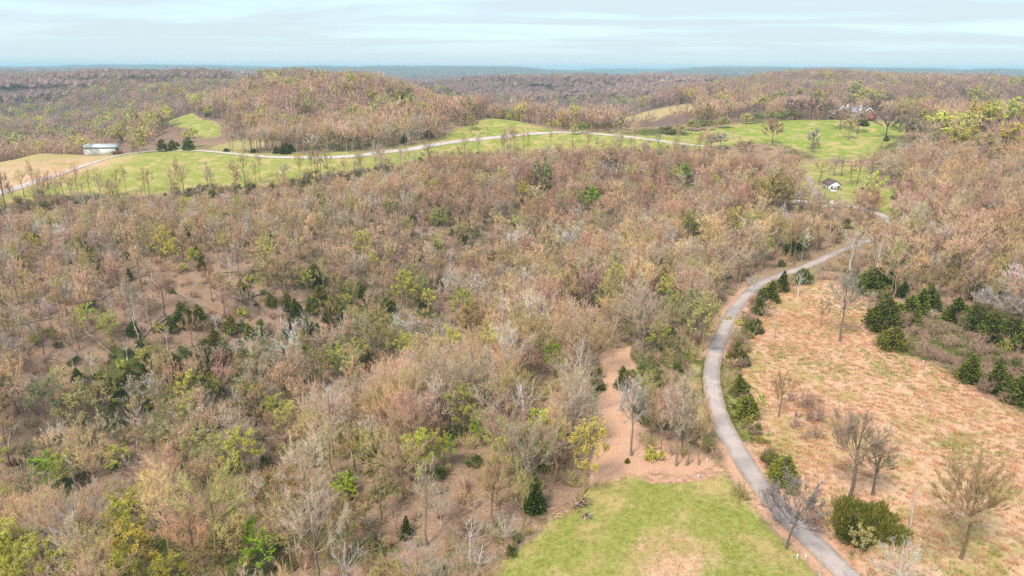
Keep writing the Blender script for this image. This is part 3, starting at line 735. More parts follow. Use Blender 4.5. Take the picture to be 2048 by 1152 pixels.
# trees in first leaf
for s, h, cr, ba, fo, lv in ((41, 14, 4.4, 0.28, 'round', 6), (42, 16, 3.8, 0.3, 'oval', 6), (43, 13, 4.6, 0.25, 'vase', 2), (44, 12, 3.6, 0.25, 'oval', 8)):
    tg, cg = make_tree(s, h, cr, ba, fo, nl=12, ns=5, nt=4, nw=5, tw=0.012, leaves=lv, leaf=(0.22, 0.08)); add_shape('leafing', tg, cg, h, cr, M['trunk'], LM, fo)
for s, h, cr, ba, fo, lv in ((51, 14, 4.4, 0.22, 'round', 3), (52, 16, 3.8, 0.25, 'oval', 3), (53, 14, 4.6, 0.22, 'vase', 1)):
    tg, cg = make_tree(s, h, cr, ba, fo, nl=9, ns=5, nt=0, nw=8, tw=0.05, lod=1, leaves=lv, leaf=(0.75, 0.26)); add_shape('leafing_far', tg, cg, h, cr, M['trunk'], LM, fo)
# white-barked and dead trees
for s, h, cr, ba, fo, kw in ((61, 14, 3.4, 0.35, 'vase', dict(nl=9, ns=5, nt=3, nw=3)), (62, 13, 4.2, 0.3, 'broad', dict(nl=11, ns=5, nt=3, nw=3, gnarl=0.2)), (63, 12, 2.6, 0.4, 'slim', dict(nl=7, ns=4, nt=2, nw=2, gnarl=0.2)), (64, 12, 5.2, 0.25, 'broad', dict(nl=16, ns=6, nt=4, nw=4))):
    tg, cg = make_tree(s, h, cr, ba, fo, tw=0.017, lean=0.08 if s == 63 else 0.0, **kw); add_shape('pale', tg, cg, h, cr, M['palebark'], PM, fo)
# slim young trees
for s, h, cr in ((71, 7.5, 1.7), (72, 9.0, 1.5), (73, 6.0, 2.0)):
    tg, cg = make_tree(s, h, cr, 0.3, 'oval', nl=10, ns=4, nt=0, nw=7, tw=0.011, r0=0.06); add_shape('young', tg, cg, h, cr, M['trunk'], BM, 'slim')
# cedars
for s, h, cr, sh in ((81, 7.5, 2.1, 0.75), (82, 6.0, 2.4, 0.55), (83, 9.0, 2.2, 0.8), (84, 5.0, 2.6, 0.42)):
    tg, cg = make_cedar(s, h, cr, 3000, 0.6, 0.12, sh); add_shape('cedar', tg, cg, h, cr, M['fixtrunk'], [M['needle'], M['fixtrunk']])
for s, h, cr in ((91, 11, 3.6), (92, 9.5, 3.9)):
    tg, cg = make_cedar(s, h, cr, 900, 1.3, 0.32, 0.5, 0.22); add_shape('pine', tg, cg, h, cr, M['fixtrunk'], [M['needle'], M['fixtrunk']])
# round hedgerow trees in olive leaf
for s, h, cr in ((95, 8.5, 4.2), (96, 8.0, 4.6)):
    tg, cg = make_tree(s, h, cr, 0.2, 'round', nl=14, ns=6, nt=0, nw=8, tw=0.03, lod=1, leaves=3, leaf=(0.6, 0.24)); add_shape('hedge', tg, cg, h, cr, M['fixtrunk'], LM)

# far woods: patches of many small crowns in one shape
def make_patch(seed, n=34, size=62.0):
    r = np.random.default_rng(seed); tg, cg = Geo(), Geo()
    for i in range(n):
        x, y = (r.uniform(-0.5, 0.5, 2)) * size; h = r.uniform(12, 18); cr = r.uniform(3.6, 6.0); k = 42
        th = r.uniform(0, 6.28, k); el = np.arcsin(r.uniform(-0.25, 1, k)); zc = h - cr * 1.05
        E = np.stack([x + np.cos(th) * np.cos(el) * cr, y + np.sin(th) * np.cos(el) * cr, zc + np.sin(el) * cr * 1.1], -1)
        A = np.array([x, y, zc - cr * 0.7]) + (E - np.array([x, y, zc - cr * 0.7])) * 0.25
        m = 1 + int(r.integers(0, 3))
        spikes(cg, A, E, r.uniform(0.28, 0.5, k), m - 1)
        D = unit(E - A + r.normal(0, 1.2, (k, 3))); kites(cg, E - D * 0.8, D, r.uniform(1.2, 2.2, k), 0.42, m - 1, r)
        frusta(tg, [[x, y, -3]], [[x, y, zc]], 0.28, 0.15, 3)
    return tg, cg
def make_tone(name, k):
    return make_twig(name, 1.0, k)
PT = [make_tone('far_twigs_warm', (0.25, (0.20, 0.115, 0.085))), make_tone('far_twigs_grey', (0.35, (0.19, 0.155, 0.155))), make_tone('far_twigs_plain', (0.0, (0, 0, 0)))]
for s in range(5):
    tg, cg = make_patch(100 + s); SHAPES.setdefault('patch', []).append(dict(j=merged(tg, cg, M['fixtrunk'], PT, 'patch_whole'), h=15, cr=30))

# understorey, grasses
SH = [(make_shrub(201, 2.4, 1.5, 12, 5, 4, 0.015), [M['twig']]), (make_shrub(202, 1.6, 1.3, 14, 5, 4, 0.009), [M['twig']]), (make_shrub(203, 3.6, 1.2, 7, 7, 5, 0.010), [M['twig']]),
      (make_shrub(204, 1.5, 1.3, 12, 4, 4, 0.008, 2), [M['fixtwig'], M['leaf']]), (make_shrub(205, 2.6, 1.4, 10, 5, 4, 0.008, 1), [M['fixtwig'], M['leaf']])]
for g, ms in SH: SHAPES.setdefault('shrub', []).append(dict(j=g.mesh('shrub_whole', ms), h=2, cr=1.3))
BR = [(make_shrub(211, 2.2, 1.6, 16, 7, 4, 0.019), [M['twig']]), (make_shrub(212, 1.7, 1.4, 18, 6, 4, 0.019), [M['twig']]), (make_shrub(213, 2.8, 1.3, 12, 8, 4, 0.018), [M['twig']]),
      (make_shrub(214, 1.6, 1.4, 14, 5, 4, 0.012, 3, (0.22, 0.09)), [M['fixtwig'], M['leaf']]), (make_shrub(215, 2.3, 1.3, 12, 5, 4, 0.012, 3, (0.22, 0.09)), [M['fixtwig'], M['leaf']])]
for g, ms in BR: SHAPES.setdefault('brush', []).append(dict(j=g.mesh('brush_whole', ms), h=2, cr=1.3))
def make_tuft(seed, n, h, cr, w, lay):
    r = np.random.default_rng(seed); g = Geo(); th = r.uniform(0, 6.28, n); rr = cr * np.sqrt(r.random(n)) * 0.6
    A = np.stack([np.cos(th) * rr, np.sin(th) * rr, np.full(n, -0.03)], -1)
    th2 = th + r.normal(0, 0.7, n) + 0; o = r.uniform(0.2, 1.0, n) * lay
    B = A + np.stack([np.cos(th2) * o, np.sin(th2) * o, h * r.uniform(0.5, 1.05, n) * np.sqrt(np.maximum(1 - (o / max(lay, 0.01)) ** 2 * 0.75, 0.05))], -1)
    D = unit(B - A); kites(g, A, D, np.linalg.norm(B - A, axis=1), w, 0, r)
    return g
for s in range(3): SHAPES.setdefault('broom', []).append(dict(j=make_tuft(300 + s, 34, 0.62, 0.5, 0.022, 0.62).mesh('broom_whole', [M['blade']]), h=0.6, cr=0.5))
for s in range(2): SHAPES.setdefault('turf', []).append(dict(j=make_tuft(310 + s, 26, 0.16, 0.5, 0.016, 0.20).mesh('turf_whole', [M['blade']]), h=0.2, cr=0.5))
def make_sticks(seed):
    r = np.random.default_rng(seed); g = Geo(); n = 9
    A = np.c_[r.uniform(-2, 2, (n, 2)), r.uniform(0.03, 0.3, n)]; th = r.uniform(0, 6.28, n); l = r.uniform(0.6, 2.6, n)
    B = A + np.c_[np.cos(th) * l, np.sin(th) * l, r.uniform(-0.1, 0.5, n)]; frusta(g, A, B, r.uniform(0.02, 0.06, n), 0.012, 3)
    return g
for s in range(3): SHAPES.setdefault('sticks', []).append(dict(j=make_sticks(320 + s).mesh('sticks_whole', [M['twig']]), h=0.3, cr=2))

# ------------------------------------------------------------------ placing
TW = {'grey': (0.49, 0.375, 0.27), 'tan': (0.57, 0.375, 0.205), 'pinkish': (0.55, 0.355, 0.25), 'olive-tan': (0.47, 0.38, 0.15), 'reddish brown': (0.42, 0.24, 0.16), 'silvery': (0.58, 0.50, 0.43), 'purple-brown': (0.36, 0.235, 0.20)}
LV = {'yellow-green': (0.66, 0.62, 0.13), 'bright green': (0.40, 0.56, 0.05), 'pale olive': (0.54, 0.47, 0.19), 'orange-tan': (0.50, 0.36, 0.16), 'white-flowering': (0.78, 0.77, 0.64), 'mustard yellow': (0.68, 0.54, 0.09), 'grey-green': (0.30, 0.30, 0.12)}
CE = {'dark green': (0.155, 0.175, 0.028), 'deep green': (0.125, 0.155, 0.03), 'olive green': (0.215, 0.21, 0.036)}
T = []   # every tree: dict(kind, x, y, z, s=(sx,sz), shape, idx, tint, tname, rot, d, man)
def jitter(c, k=0.12): return tuple(np.clip(np.array(c) * (1 + rng.normal(0, k)) * (1 + rng.normal(0, k * 0.35, 3)), 0.01, 0.85))
def add(kind, x, y, z, h, w=None, tname='grey', shape=None, idx=None, man=None, label=None, group=None):
    d = math.hypot(x, y)
    if shape is None:
        shape = {'bare_tree': 'bare' if d < 165 else ('bare_mid' if d < 430 else 'bare_far'), 'leafing_tree': 'leafing' if d < 330 else 'leafing_far', 'pale_tree': 'pale', 'young_tree': 'young', 'cedar_tree': 'cedar', 'pine_tree': 'pine', 'hedge_tree': 'hedge'}[kind]
    lst = SHAPES[shape]
    if idx is None: idx = int(rng.integers(len(lst)))
    sh = lst[idx]
    sz = h / sh['h']; sx = (w / 2 / sh['cr']) if w else sz * rng.uniform(0.9, 1.15)
    pal = TW if kind in ('bare_tree', 'pale_tree', 'young_tree') else (CE if kind in ('cedar_tree', 'pine_tree') else LV)
    T.append(dict(kind=kind, x=x, y=y, z=z - 0.15, sx=sx, sz=sz, shape=shape, idx=idx, tint=jitter(pal[tname], 0.15), tname=tname, rot=rng.uniform(0, 6.28), d=d, man=man, label=label, group=group, h=h, cr=sx * sh['cr'], form=sh.get('form', '')))
    return T[-1]
def scale_at(x, y, z=0):
    q = np.array([x, y, z]) - cam_pos; return F_PX / (q @ FWD)      # picture pixels per metre there
# --- single trees that stand clear: (foot x, foot y, top y, crown width px)
def field_tree(kind, px, py, ty, wpx, tname, label, group=None, shape=None, idx=None):
    lim = 560 if px < 420 else (600 if px < 860 or (px > 1300 and py < 320) else 700)
    x, y, z = pick(px, py, 0, 45, lim); k = scale_at(x, y, z); dep = math.atan2(CAM_Z - z, math.hypot(x, y))
    h = max((py - ty) / k / math.cos(dep), 1.0)
    return add(kind, x, y, z, h, wpx / k, tname, shape, idx, man=True, label=label, group=group)
FT = [
 ('bare_tree',1697,1005,812,135,'grey','large grey bare tree with pale forking limbs beside the green thicket','lone',1),
 ('bare_tree',1745,990,880,85,'grey','smaller bare tree just behind the large forking tree and the green thicket','lone',3),
 ('pale_tree',1818,1062,950,48,'pinkish','reddish broken-topped dead tree standing in the dry grass','pale',2),
 ('bare_tree',1922,1117,900,150,'tan','stout brown bare oak with a rounded crown at the dry field edge','lone',0),
 ('bare_tree',1573,1097,945,140,'silvery','leaning bare roadside tree whose pale crown hangs over the asphalt bend','lone',2),
 ('pale_tree',1639,1150,1096,30,'reddish brown','thin dark dead stem standing at the asphalt edge','pale',2),
 ('pale_tree',1690,1160,1135,30,'reddish brown','short dark broken stem beside the asphalt at the picture bottom','pale',2),
 ('bare_tree',1680,683,535,70,'silvery','tall slender bare tree alone in the upper dry grass field','lone',3),
 ('bare_tree',1641,656,588,40,'tan','small thin bare tree beside the tall one in the upper dry field','lone',4),
 ('bare_tree',1557,833,735,62,'tan','small pinkish bare tree by the verge cedars in the dry field','lone',4),
 ('bare_tree',1262,911,757,70,'silvery','lone lichen-grey bare tree in the leaf-strewn clearing','lone',3),
 ('bare_tree',1352,932,745,80,'grey','ivy-trunked bare tree at the corner of the leaf-strewn clearing','bare',1),
 ('bare_tree',1372,930,780,70,'grey','second trunk of the ivy-clad clump by the leaf-strewn clearing','bare',3),
 ('bare_tree',1398,930,800,50,'tan','thin leaning bare tree between the clearing clump and the road','bare',3),
 ('pale_tree',1790,1185,1080,125,'silvery','bushy silver-grey twiggy tree at the bottom beside the road','pale',3),
 ('bare_tree',2008,655,555,130,'silvery','pale wide-spreading bare tree over the dark cedars','lone',2),
 ('pale_tree',1700,540,440,60,'silvery','tall white-limbed bare tree where the road leaves the dry field','pale',0),
 ('pale_tree',1745,575,470,50,'silvery','white-limbed snag rising behind the dark cedars by the dry field','pale',2),
 ('pale_tree',700,1215,1062,110,'silvery','bone-white bare tree at the very bottom of the woods','pale',1),
 ('bare_tree',855,1090,920,66,'grey','dark-trunked bare tree with a lichen-green crown in the lower woods','bare',3),
 ('bare_tree',1240,815,745,50,'reddish brown','dark crooked bare stem at the top of the leaf-strewn clearing','pale',2),
 ('bare_tree',1255,800,735,36,'reddish brown','dark upright stem at the head of the leaf-strewn clearing','pale',2),
 ('bare_tree',1543,292,231,40,'reddish brown','dark bare tree on the slope below the hedgerow trees','bare_mid',0),
 ('bare_tree',1590,236,188,46,'purple-brown','round bare tree on the skyline left of the brick house','bare_mid',2),
 ('bare_tree',1622,236,186,44,'purple-brown','bare tree on the crest between two others left of the brick house','bare_mid',0),
 ('bare_tree',1650,237,192,30,'purple-brown','slim bare tree closest to the brick house on its left','bare_mid',3),
 ('bare_tree',1680,260,208,44,'grey','thick-trunked bare tree on the lawn before the brick house','bare_mid',0),
 ('bare_tree',1696,280,225,28,'tan','small bare tree on the lawn below the brick house','bare_mid',3),
 ('bare_tree',1714,268,212,36,'grey','slim bare tree on the lawn before the house garage wing','bare_mid',1),
 ('bare_tree',1744,238,195,40,'purple-brown','bare tree beside the right-hand gable of the brick house','bare_mid',0),
 ('bare_tree',1772,280,212,46,'purple-brown','bare lawn tree with a dark bush at its foot','bare_mid',2),
 ('bare_tree',1799,264,205,40,'tan','tall bare tree on the lawn right of the dark bush','bare_mid',1),
 ('bare_tree',1809,281,224,40,'grey','forking bare tree at the right edge of the house lawn','bare_mid',0),
 ('bare_tree',1821,276,236,26,'grey','thin bare tree at the lawn edge by the brown woods','bare_mid',3),
 ('bare_tree',1624,302,252,24,'silvery','pale slender bare tree at the foot of the house lawn','bare_mid',3),
 ('bare_tree',1628,306,278,20,'grey','dark stub tree beside the pale slender lawn tree','bare_mid',3),
 ('bare_tree',1640,370,312,62,'tan','bare tree between the grey drive and the white cottage','bare_mid',0),
 ('bare_tree',1668,352,308,44,'grey','bare tree behind the white cottage roof','bare_mid',3),
 ('bare_tree',1682,352,306,44,'grey','dark forked bare tree in the green dell behind the cottage','bare_mid',0),
 ('bare_tree',1700,370,312,44,'tan','leaning bare tree in the green dell right of the cottage','bare_mid',3),
 ('bare_tree',1715,368,308,40,'grey','upright bare tree in the green dell beyond the cottage','bare_mid',1),
 ('bare_tree',1742,350,296,60,'reddish brown','dark spreading tree where the dell meets the brown woods','bare_mid',4),
 ('bare_tree',1742,455,375,60,'reddish brown','dark vine-covered tree inside the sharp bend of the road','bare_mid',1),
 ('bare_tree',1734,450,380,44,'reddish brown','second dark vine-covered tree inside the sharp road bend','bare_mid',0),
 ('bare_tree',1422,300,262,34,'grey','bare fence-row tree where the gravel lane meets the woods','bare_mid',0),
 ('bare_tree',1440,298,262,30,'silvery','pale bare fence-row tree beyond the end of the ridge pasture','bare_mid',3),
 ('bare_tree',1490,305,278,44,'reddish brown','low dark bare tree below the house lawn slope','bare_mid',2),
 ('bare_tree',1302,893,770,60,'tan','tan bare tree at the front left of the clearing clump','bare',1),
 ('bare_tree',1322,910,765,66,'pinkish','pinkish bare tree in front of the clearing clump','bare',0),
 ('bare_tree',1336,880,745,50,'grey','slim grey bare tree inside the clearing clump behind the pinkish one','bare',3),
 ('bare_tree',1364,900,755,50,'reddish brown','reddish brown slim bare tree inside the clearing clump','bare',3),
 ('bare_tree',1386,888,750,56,'tan','tan upright bare tree at the back of the clearing clump','bare',1),
 ('bare_tree',1412,905,800,44,'pinkish','small pinkish bare tree on the road side of the clearing clump','bare',3),
 ('bare_tree',1290,850,735,54,'olive-tan','olive-tan bare tree beside the narrow end of the leaf-strewn clearing','bare',1),
 ('bare_tree',1182,900,775,60,'grey','grey bare tree on the woods side of the leaf-strewn clearing','bare',1),
 ('leafing_tree',1168,985,845,95,'yellow-green','large pale yellow leafing tree leaning out over the leaf-strewn clearing','leafing',0),
]
for k, px, py, ty, w, tn, lab, shp, ix in FT:
    if shp == 'bare_mid' and px > 1400 and py < 310: shp, ix = 'lawn_bare', (0, 1, 0, 1, 2)[ix]
    q = field_tree(k, px, py, ty, w * (1.2 if shp == 'lawn_bare' else 1), tn, lab, shape=shp, idx=ix)
    if shp in ('lone', 'lawn_bare'): q['tint'] = tuple(c * 0.62 for c in q['tint'])
    if shp == 'lone' and ix == 2: q['rot'] = -403.0
# --- cedars of the dry field, the verge and the cottage: (foot px, top py, width, label)
CD = [(1745,585,520,72,'dark green','dark cedar clump highest up beside the dry field',3),(1775,580,532,46,'deep green','narrow dark cedar tucked beside the uppermost field cedar',0),
 (1765,660,578,68,'dark green','largest round dark cedar bulging into the dry field',3),(1784,697,641,58,'olive green','low olive cedar at the front corner of the field clump',3),
 (1815,645,575,56,'dark green','dark cedar behind the largest round field cedar',1),(1838,630,562,46,'dark green','dark cedar second from the pointed one in the field clump',0),(1858,620,560,46,'deep green','pointed dark cedar at the far end of the field clump',0),(1805,592,555,32,'deep green','small dark cedar at the back of the field clump',0),
 (1912,640,580,52,'dark green','dark cedar behind the purple brush, left end of its row',1),(1950,660,592,58,'deep green','dark cedar second along the row behind the purple brush',3),(1985,680,605,60,'dark green','dark cedar third along the row behind the purple brush',3),(2022,690,620,64,'deep green','dark cedar under the pale wide-spreading tree',3),(2050,700,622,60,'dark green','dark cedar cut by the picture edge behind the purple brush',3),
 (1936,762,694,52,'olive green','pointed olive cedar standing in front of the purple brush',0),(1992,782,712,60,'dark green','broad cedar between the pointed olive one and the picture edge',1),(2042,805,735,62,'dark green','broad dark cedar at the picture edge along the field',1),
 (1472,722,672,38,'dark green','ragged dark cedar at the inner curve of the road',0),(1488,730,697,26,'deep green','small dark cedar beside the ragged one at the road curve',0),(1478,788,738,38,'olive green','olive cedar tangled in verge brush by the road',0),(1492,835,775,50,'dark green','dark cedar in the verge thicket lower along the road',1),
 (1522,612,565,30,'dark green','dark verge cedar with a broad foot beside the upper road',1),(1540,604,550,38,'dark green','dark verge cedar behind its broad-footed neighbour',0),(1565,582,532,30,'deep green','tall narrow cedar column by the upper road',2),(1605,566,528,40,'dark green','round dark cedar at the roadside beyond the narrow column',3),(1518,628,590,28,'deep green','small dark cedar on the road verge below the broad ones',0),(1510,665,630,36,'dark green','low spreading dark cedar near a white marker post',3),
 (1566,965,898,60,'olive green','single dark cedar between the road and the dry grass',3),(1702,1080,1015,60,'dark green','dark cedar at the lower edge of the green thicket',3),
 (1725,250,232,26,'deep green','dark evergreen before the garage wing of the brick house',1),(1772,282,268,12,'deep green','small dark bush at a lawn tree foot',3),(1861,208,194,14,'deep green','dark evergreen among bare trees beyond the house',1),
 (582,304,282,18,'dark green','narrow dark cedar at the foot of the wooded hill',0),(453,303,294,14,'dark green','small dark bush above the gravel lane',3),(509,305,295,20,'dark green','low dark bush at the foot of the wooded hill',3),(354,262,250,12,'deep green','small dark bush in the far green pasture',3),(1195,782,725,30,'dark green','dark cedar beside the head of the leaf-strewn clearing',0),(1255,925,915,12,'bright','tiny green bush at the foot of the lone clearing tree',3)]
for px, py, ty, w, tn, lab, ix in CD:
    field_tree('cedar_tree', px, py, py - (py - ty) * 0.84, w * 0.98, tn if tn in CE else 'olive green', lab, 'cedars and dark evergreen bushes', 'cedar', ix)
for px, py, ty, w, lab in ((325,303,277,20,'dark pine at the left of three beside the gravel lane'),(345,301,279,20,'dark pine in the middle of three beside the gravel lane'),(377,301,274,26,'dark pine right-hand of three beside the gravel lane')):
    field_tree('pine_tree', px, py, ty, w, 'olive green', lab, 'pines beside the gravel lane', 'pine', None)
hx = [(1384,262,236,32),(1412,260,238,30),(1446,256,230,36),(1493,248,224,28),(1514,246,222,30),(1540,243,219,30),(1562,241,216,26),(1580,239,215,30),(1360,268,248,40),(1335,268,250,40)]
on = ['first','second','third','fourth','fifth','sixth','seventh','eighth','ninth','tenth']
for i, (px, py, ty, w) in enumerate(sorted(hx, key=lambda q: -q[0])):
    field_tree('hedge_tree', px, py, ty, w, 'pale olive' if i % 3 else 'grey-green', 'rounded olive hedgerow tree, %s from the brick house along its row' % on[i], 'rounded hedgerow trees on the crest', 'hedge', None)
# --- trees known by their crowns in the woods: (crown px, py, width px, tint, label)
def crown_tree(kind, px, py, wpx, tname, label=None, hk=None, group=None, shape=None, idx=None, tall=1.5):
    h = 12.0
    for _ in range(2):
        x, y, z = pick(px, py, h * 0.66); k = scale_at(x, y, z + h * 0.66); w = wpx / k; h = float(np.clip(w * tall, 5, 20))
    if idx is None and kind == 'leafing_tree' and math.hypot(x, y) < 330: idx = int(rng.choice([0, 1, 3]))
    return add(kind, x, y, z, h, w, tname, shape, idx, man=True, label=label, group=group)
LF = [(927,800,66,'yellow-green'),(962,845,46,'bright green'),(860,890,52,'yellow-green'),(888,893,40,'bright green'),(480,888,66,'yellow-green'),(322,474,46,'yellow-green'),(338,494,34,'yellow-green'),(385,506,28,'yellow-green'),(1188,386,34,'bright green'),
 (1085,330,46,'pale olive'),(1095,348,30,'pale olive'),(1338,568,40,'yellow-green'),(1412,622,66,'pale olive'),(925,598,44,'yellow-green'),(812,562,44,'yellow-green'),(856,592,30,'yellow-green'),(612,554,26,'yellow-green'),(28,1068,80,'yellow-green'),(60,1130,90,'yellow-green'),(250,1020,70,'yellow-green'),(262,1090,80,'mustard yellow'),(232,990,46,'yellow-green'),
 (90,936,54,'bright green'),(128,920,44,'yellow-green'),(232,906,38,'yellow-green'),(492,1068,56,'bright green'),(520,1098,60,'bright green'),(392,892,70,'pale olive'),(420,912,60,'pale olive'),(760,978,60,'orange-tan'),(690,972,44,'bright green'),(700,722,40,'pale olive'),(168,626,36,'yellow-green'),(214,641,36,'yellow-green'),(1110,708,44,'bright green'),(1085,690,34,'grey-green'),
 (1385,440,40,'bright green'),(1470,434,44,'yellow-green'),(1372,338,30,'bright green'),(1350,345,22,'yellow-green'),(1046,372,24,'mustard yellow'),(1160,550,60,'orange-tan'),(940,625,54,'orange-tan'),(756,660,66,'orange-tan'),(840,560,36,'pale olive'),(820,545,30,'pale olive'),(870,430,26,'yellow-green'),(880,425,30,'pale olive'),(1220,310,46,'orange-tan'),
 (565,545,50,'orange-tan'),(530,530,44,'pale olive'),(640,720,50,'pale olive'),(670,560,26,'orange-tan'),(1320,660,40,'yellow-green'),(1345,610,44,'pale olive'),(1290,740,60,'grey-green'),(690,1030,70,'orange-tan'),(1360,690,40,'grey-green'),(330,1140,60,'mustard yellow'),(570,830,50,'yellow-green'),(545,812,44,'yellow-green'),(150,800,70,'pale olive'),(80,790,60,'grey-green'),(60,480,30,'yellow-green'),(1555,360,60,'orange-tan'),(1530,375,44,'mustard yellow'),(1560,372,50,'orange-tan'),(1735,372,50,'pale olive'),(1750,360,40,'yellow-green'),(240,1130,70,'yellow-green'),(20,1120,60,'mustard yellow'),
 (1728,1072,40,'pale olive'),(1900,555,36,'pale olive'),(2012,690,20,'yellow-green'),(1522,800,18,'bright green')]
for q in LF: crown_tree('leafing_tree', q[0], q[1], q[2] * (1.3 if q[1] > 520 else 1.1), q[3], idx=None)
fl = crown_tree('leafing_tree', 898, 562, 36, 'white-flowering', 'white-flowering tree alone among the grey woods', tall=1.6, shape='leafing', idx=1)
# leafing trees on the right crest beyond the woods
for q in [(1930,238,56,'yellow-green'),(1880,240,60,'yellow-green'),(1850,232,40,'yellow-green'),(1985,222,60,'yellow-green'),(2030,212,60,'yellow-green'),(1812,202,36,'yellow-green'),(1955,215,50,'mustard yellow'),(2025,258,54,'mustard yellow'),(1975,282,50,'orange-tan'),(1948,262,40,'mustard yellow'),(2000,300,40,'orange-tan'),(1750,188,40,'yellow-green'),(1728,185,36,'yellow-green'),(1775,192,34,'pale olive'),(1640,190,40,'yellow-green'),(1715,172,40,'pale olive'),(1700,196,44,'orange-tan'),(1830,250,36,'pale olive'),(1870,270,30,'pale olive'),(1915,270,44,'mustard yellow'),
          (745,188,22,'yellow-green'),(778,178,20,'yellow-green'),(800,186,24,'yellow-green'),(820,180,24,'yellow-green'),(880,176,24,'yellow-green'),(897,180,22,'yellow-green'),(905,190,18,'yellow-green'),(760,196,22,'yellow-green'),(915,205,24,'orange-tan'),(930,228,30,'orange-tan'),(945,240,26,'orange-tan'),
          (160,264,36,'yellow-green'),(205,265,26,'yellow-green'),(235,262,30,'yellow-green'),(272,268,36,'pale olive'),(285,262,30,'yellow-green'),(372,268,24,'yellow-green'),(385,262,20,'yellow-green'),(1165,252,22,'bright green'),(1150,255,20,'yellow-green'),(670,285,24,'orange-tan'),(610,215,28,'orange-tan'),
          (1565,185,26,'yellow-green'),(1545,190,26,'yellow-green'),(1525,198,26,'yellow-green'),(1505,205,24,'yellow-green'),(1480,215,24,'pale olive'),(1600,178,24,'yellow-green'),(1950,182,26,'yellow-green'),(1975,188,22,'yellow-green')]:
    crown_tree('leafing_tree', *q, tall=1.15)
CR = [(380,628),(405,690),(424,664),(396,618),(355,628),(318,722),(342,714),(404,722),(432,702),(362,612),(576,652),(612,640),(622,602),(634,655),(520,648),(500,655),(280,795),(258,772),(160,760),(486,572),(540,592),(572,596),(652,622),(735,715),(526,922),(562,1000),(606,1014),(535,965),(150,745),(445,690),(460,640),(590,610),(640,580),(665,600),(340,640),(290,720),(250,740),(235,765),(215,760),(195,780),(410,745),(380,740),(330,735),(545,470),(215,486),(232,478),(390,500),(402,520),(262,540),(870,480),(920,470),(875,560),(1060,470),(770,590),(725,575),(1250,745),(1185,640),(690,965),(700,955),(255,800),(1930,230)]
for i, (px, py) in enumerate(CR[:-1]):
    crown_tree('cedar_tree', px + rng.normal(0, 2), py, rng.uniform(22, 36) if py > 540 else rng.uniform(13, 19), ('olive green', 'dark green', 'olive green')[i % 3], tall=1.35, idx=(1, 3, 1, 0)[i % 4])
PL = [(470,690,46),(500,690,50),(545,690,40),(660,672,40),(635,668,34),(245,580,40),(205,500,30),(300,530,36),(440,700,40),(610,640,46),(470,790,50),(150,770,44),(330,665,40),(180,720,40),(430,640,30),(900,510,34),(930,500,30),(1350,480,44),(1230,335,36),(1600,560,40),(840,700,46),(620,1000,80),(505,985,70),(740,800,60),(10,850,60),(1050,800,120),(760,900,70),(880,1000,70),(640,870,80),(530,640,34),(560,620,34),(290,610,36),(120,560,34),(90,600,36),(60,650,40),(700,860,70),(830,1120,110),(950,1110,90),(940,1060,80),(1010,1050,70),(560,700,40),(395,700,30),(250,690,34),(70,760,40),(140,700,38),(1510,560,36)]
for px, py, w in PL: crown_tree('pale_tree', px, py, w, 'silvery' if rng.random() < 0.6 else 'grey', tall=1.45)
# --- the row of thin trees along the lower edge of the ridge pasture
FR = [(-60,420),(0,416),(60,405),(150,394),(250,392),(350,388),(450,382),(560,370),(650,358),(720,346),(780,335),(850,322),(930,314),(1000,307),(1100,303),(1200,301),(1300,301),(1420,303)]
FRx = [a for a, _ in FR]; FRy = [b for _, b in FR]
px = -40.0
while px < 1425:
    py = np.interp(px, FRx, FRy) + rng.normal(3, 7); x, y, z = pick(px, py)
    add('bare_tree', x, y, z, rng.choice([6, 9, 12, 15, 17]) * rng.uniform(0.85, 1.15), rng.uniform(3, 8.5), ['reddish brown', 'tan', 'grey', 'olive-tan'][int(rng.integers(4))], 'bare_mid', [3, 1, 0, 3, 2][int(rng.integers(5))], man='row')
    px += rng.exponential(7) + 2 if rng.random() < 0.82 else rng.uniform(20, 50)
# sparse hedgerow along the far green hill and lane
for px, py in [(1000,262),(1020,264),(960,268),(1045,262),(975,270),(1075,262),(1095,263),(940,274),(925,276),(1480,283),(1390,270),(1465,278),(1420,285),(1440,282)]:
    x, y, z = pick(px, py); add('bare_tree', x, y, z, rng.uniform(3.5, 7), rng.uniform(2.5, 4), 'tan', 'bare_mid', 3, man='row')

# --- the woods at large
EDGE_CLEAR = {'lawn', 'clearing', 'sedge', 'ridge', 'greenhill', 'houselawn', 'dell', 'verge', 'backfield', 'strip', 'cleared', 'backgap'}
KEEP = np.array([(t['x'], t['y']) for t in T])
def scatter_xy(d0, d1, sp, amax=0.72):
    xm = d1 * math.sin(amax) + sp
    xs = np.arange(-xm, xm, sp); ys = np.arange(d0 * math.cos(amax) - sp, d1, sp)
    X, Y = np.meshgrid(xs, ys); X = X.ravel() + rng.uniform(-0.5, 0.5, X.size) * sp * 1.05; Y = Y.ravel() + rng.uniform(-0.5, 0.5, Y.size) * sp * 1.05
    d = np.hypot(X, Y); k = (d >= d0) & (d < d1) & (np.abs(np.arctan2(X, Y)) < amax); return X[k], Y[k]
OPEN = [(165, 285, 246, 306, 430), (1660, 200, 1765, 246, 535), (1636, 350, 1690, 386, 352), (1582, 398, 1614, 414, 298), (1646, 318, 1745, 366, 400), (1758, 378, 1802, 422, 250), (1208, 700, 1262, 760, 110), (1200, 800, 1290, 930, 85), (1600, 255, 1760, 315, 380), (1620, 405, 1662, 416, 270)]
OPEN += [(1300, 240, 1480, 284, 520), (1480, 236, 1640, 306, 520), (1640, 236, 1760, 322, 520), (1760, 230, 1822, 290, 520), (314, 221, 442, 275, 640), (1240, 212, 1388, 240, 760), (900, 238, 1095, 262, 500)]
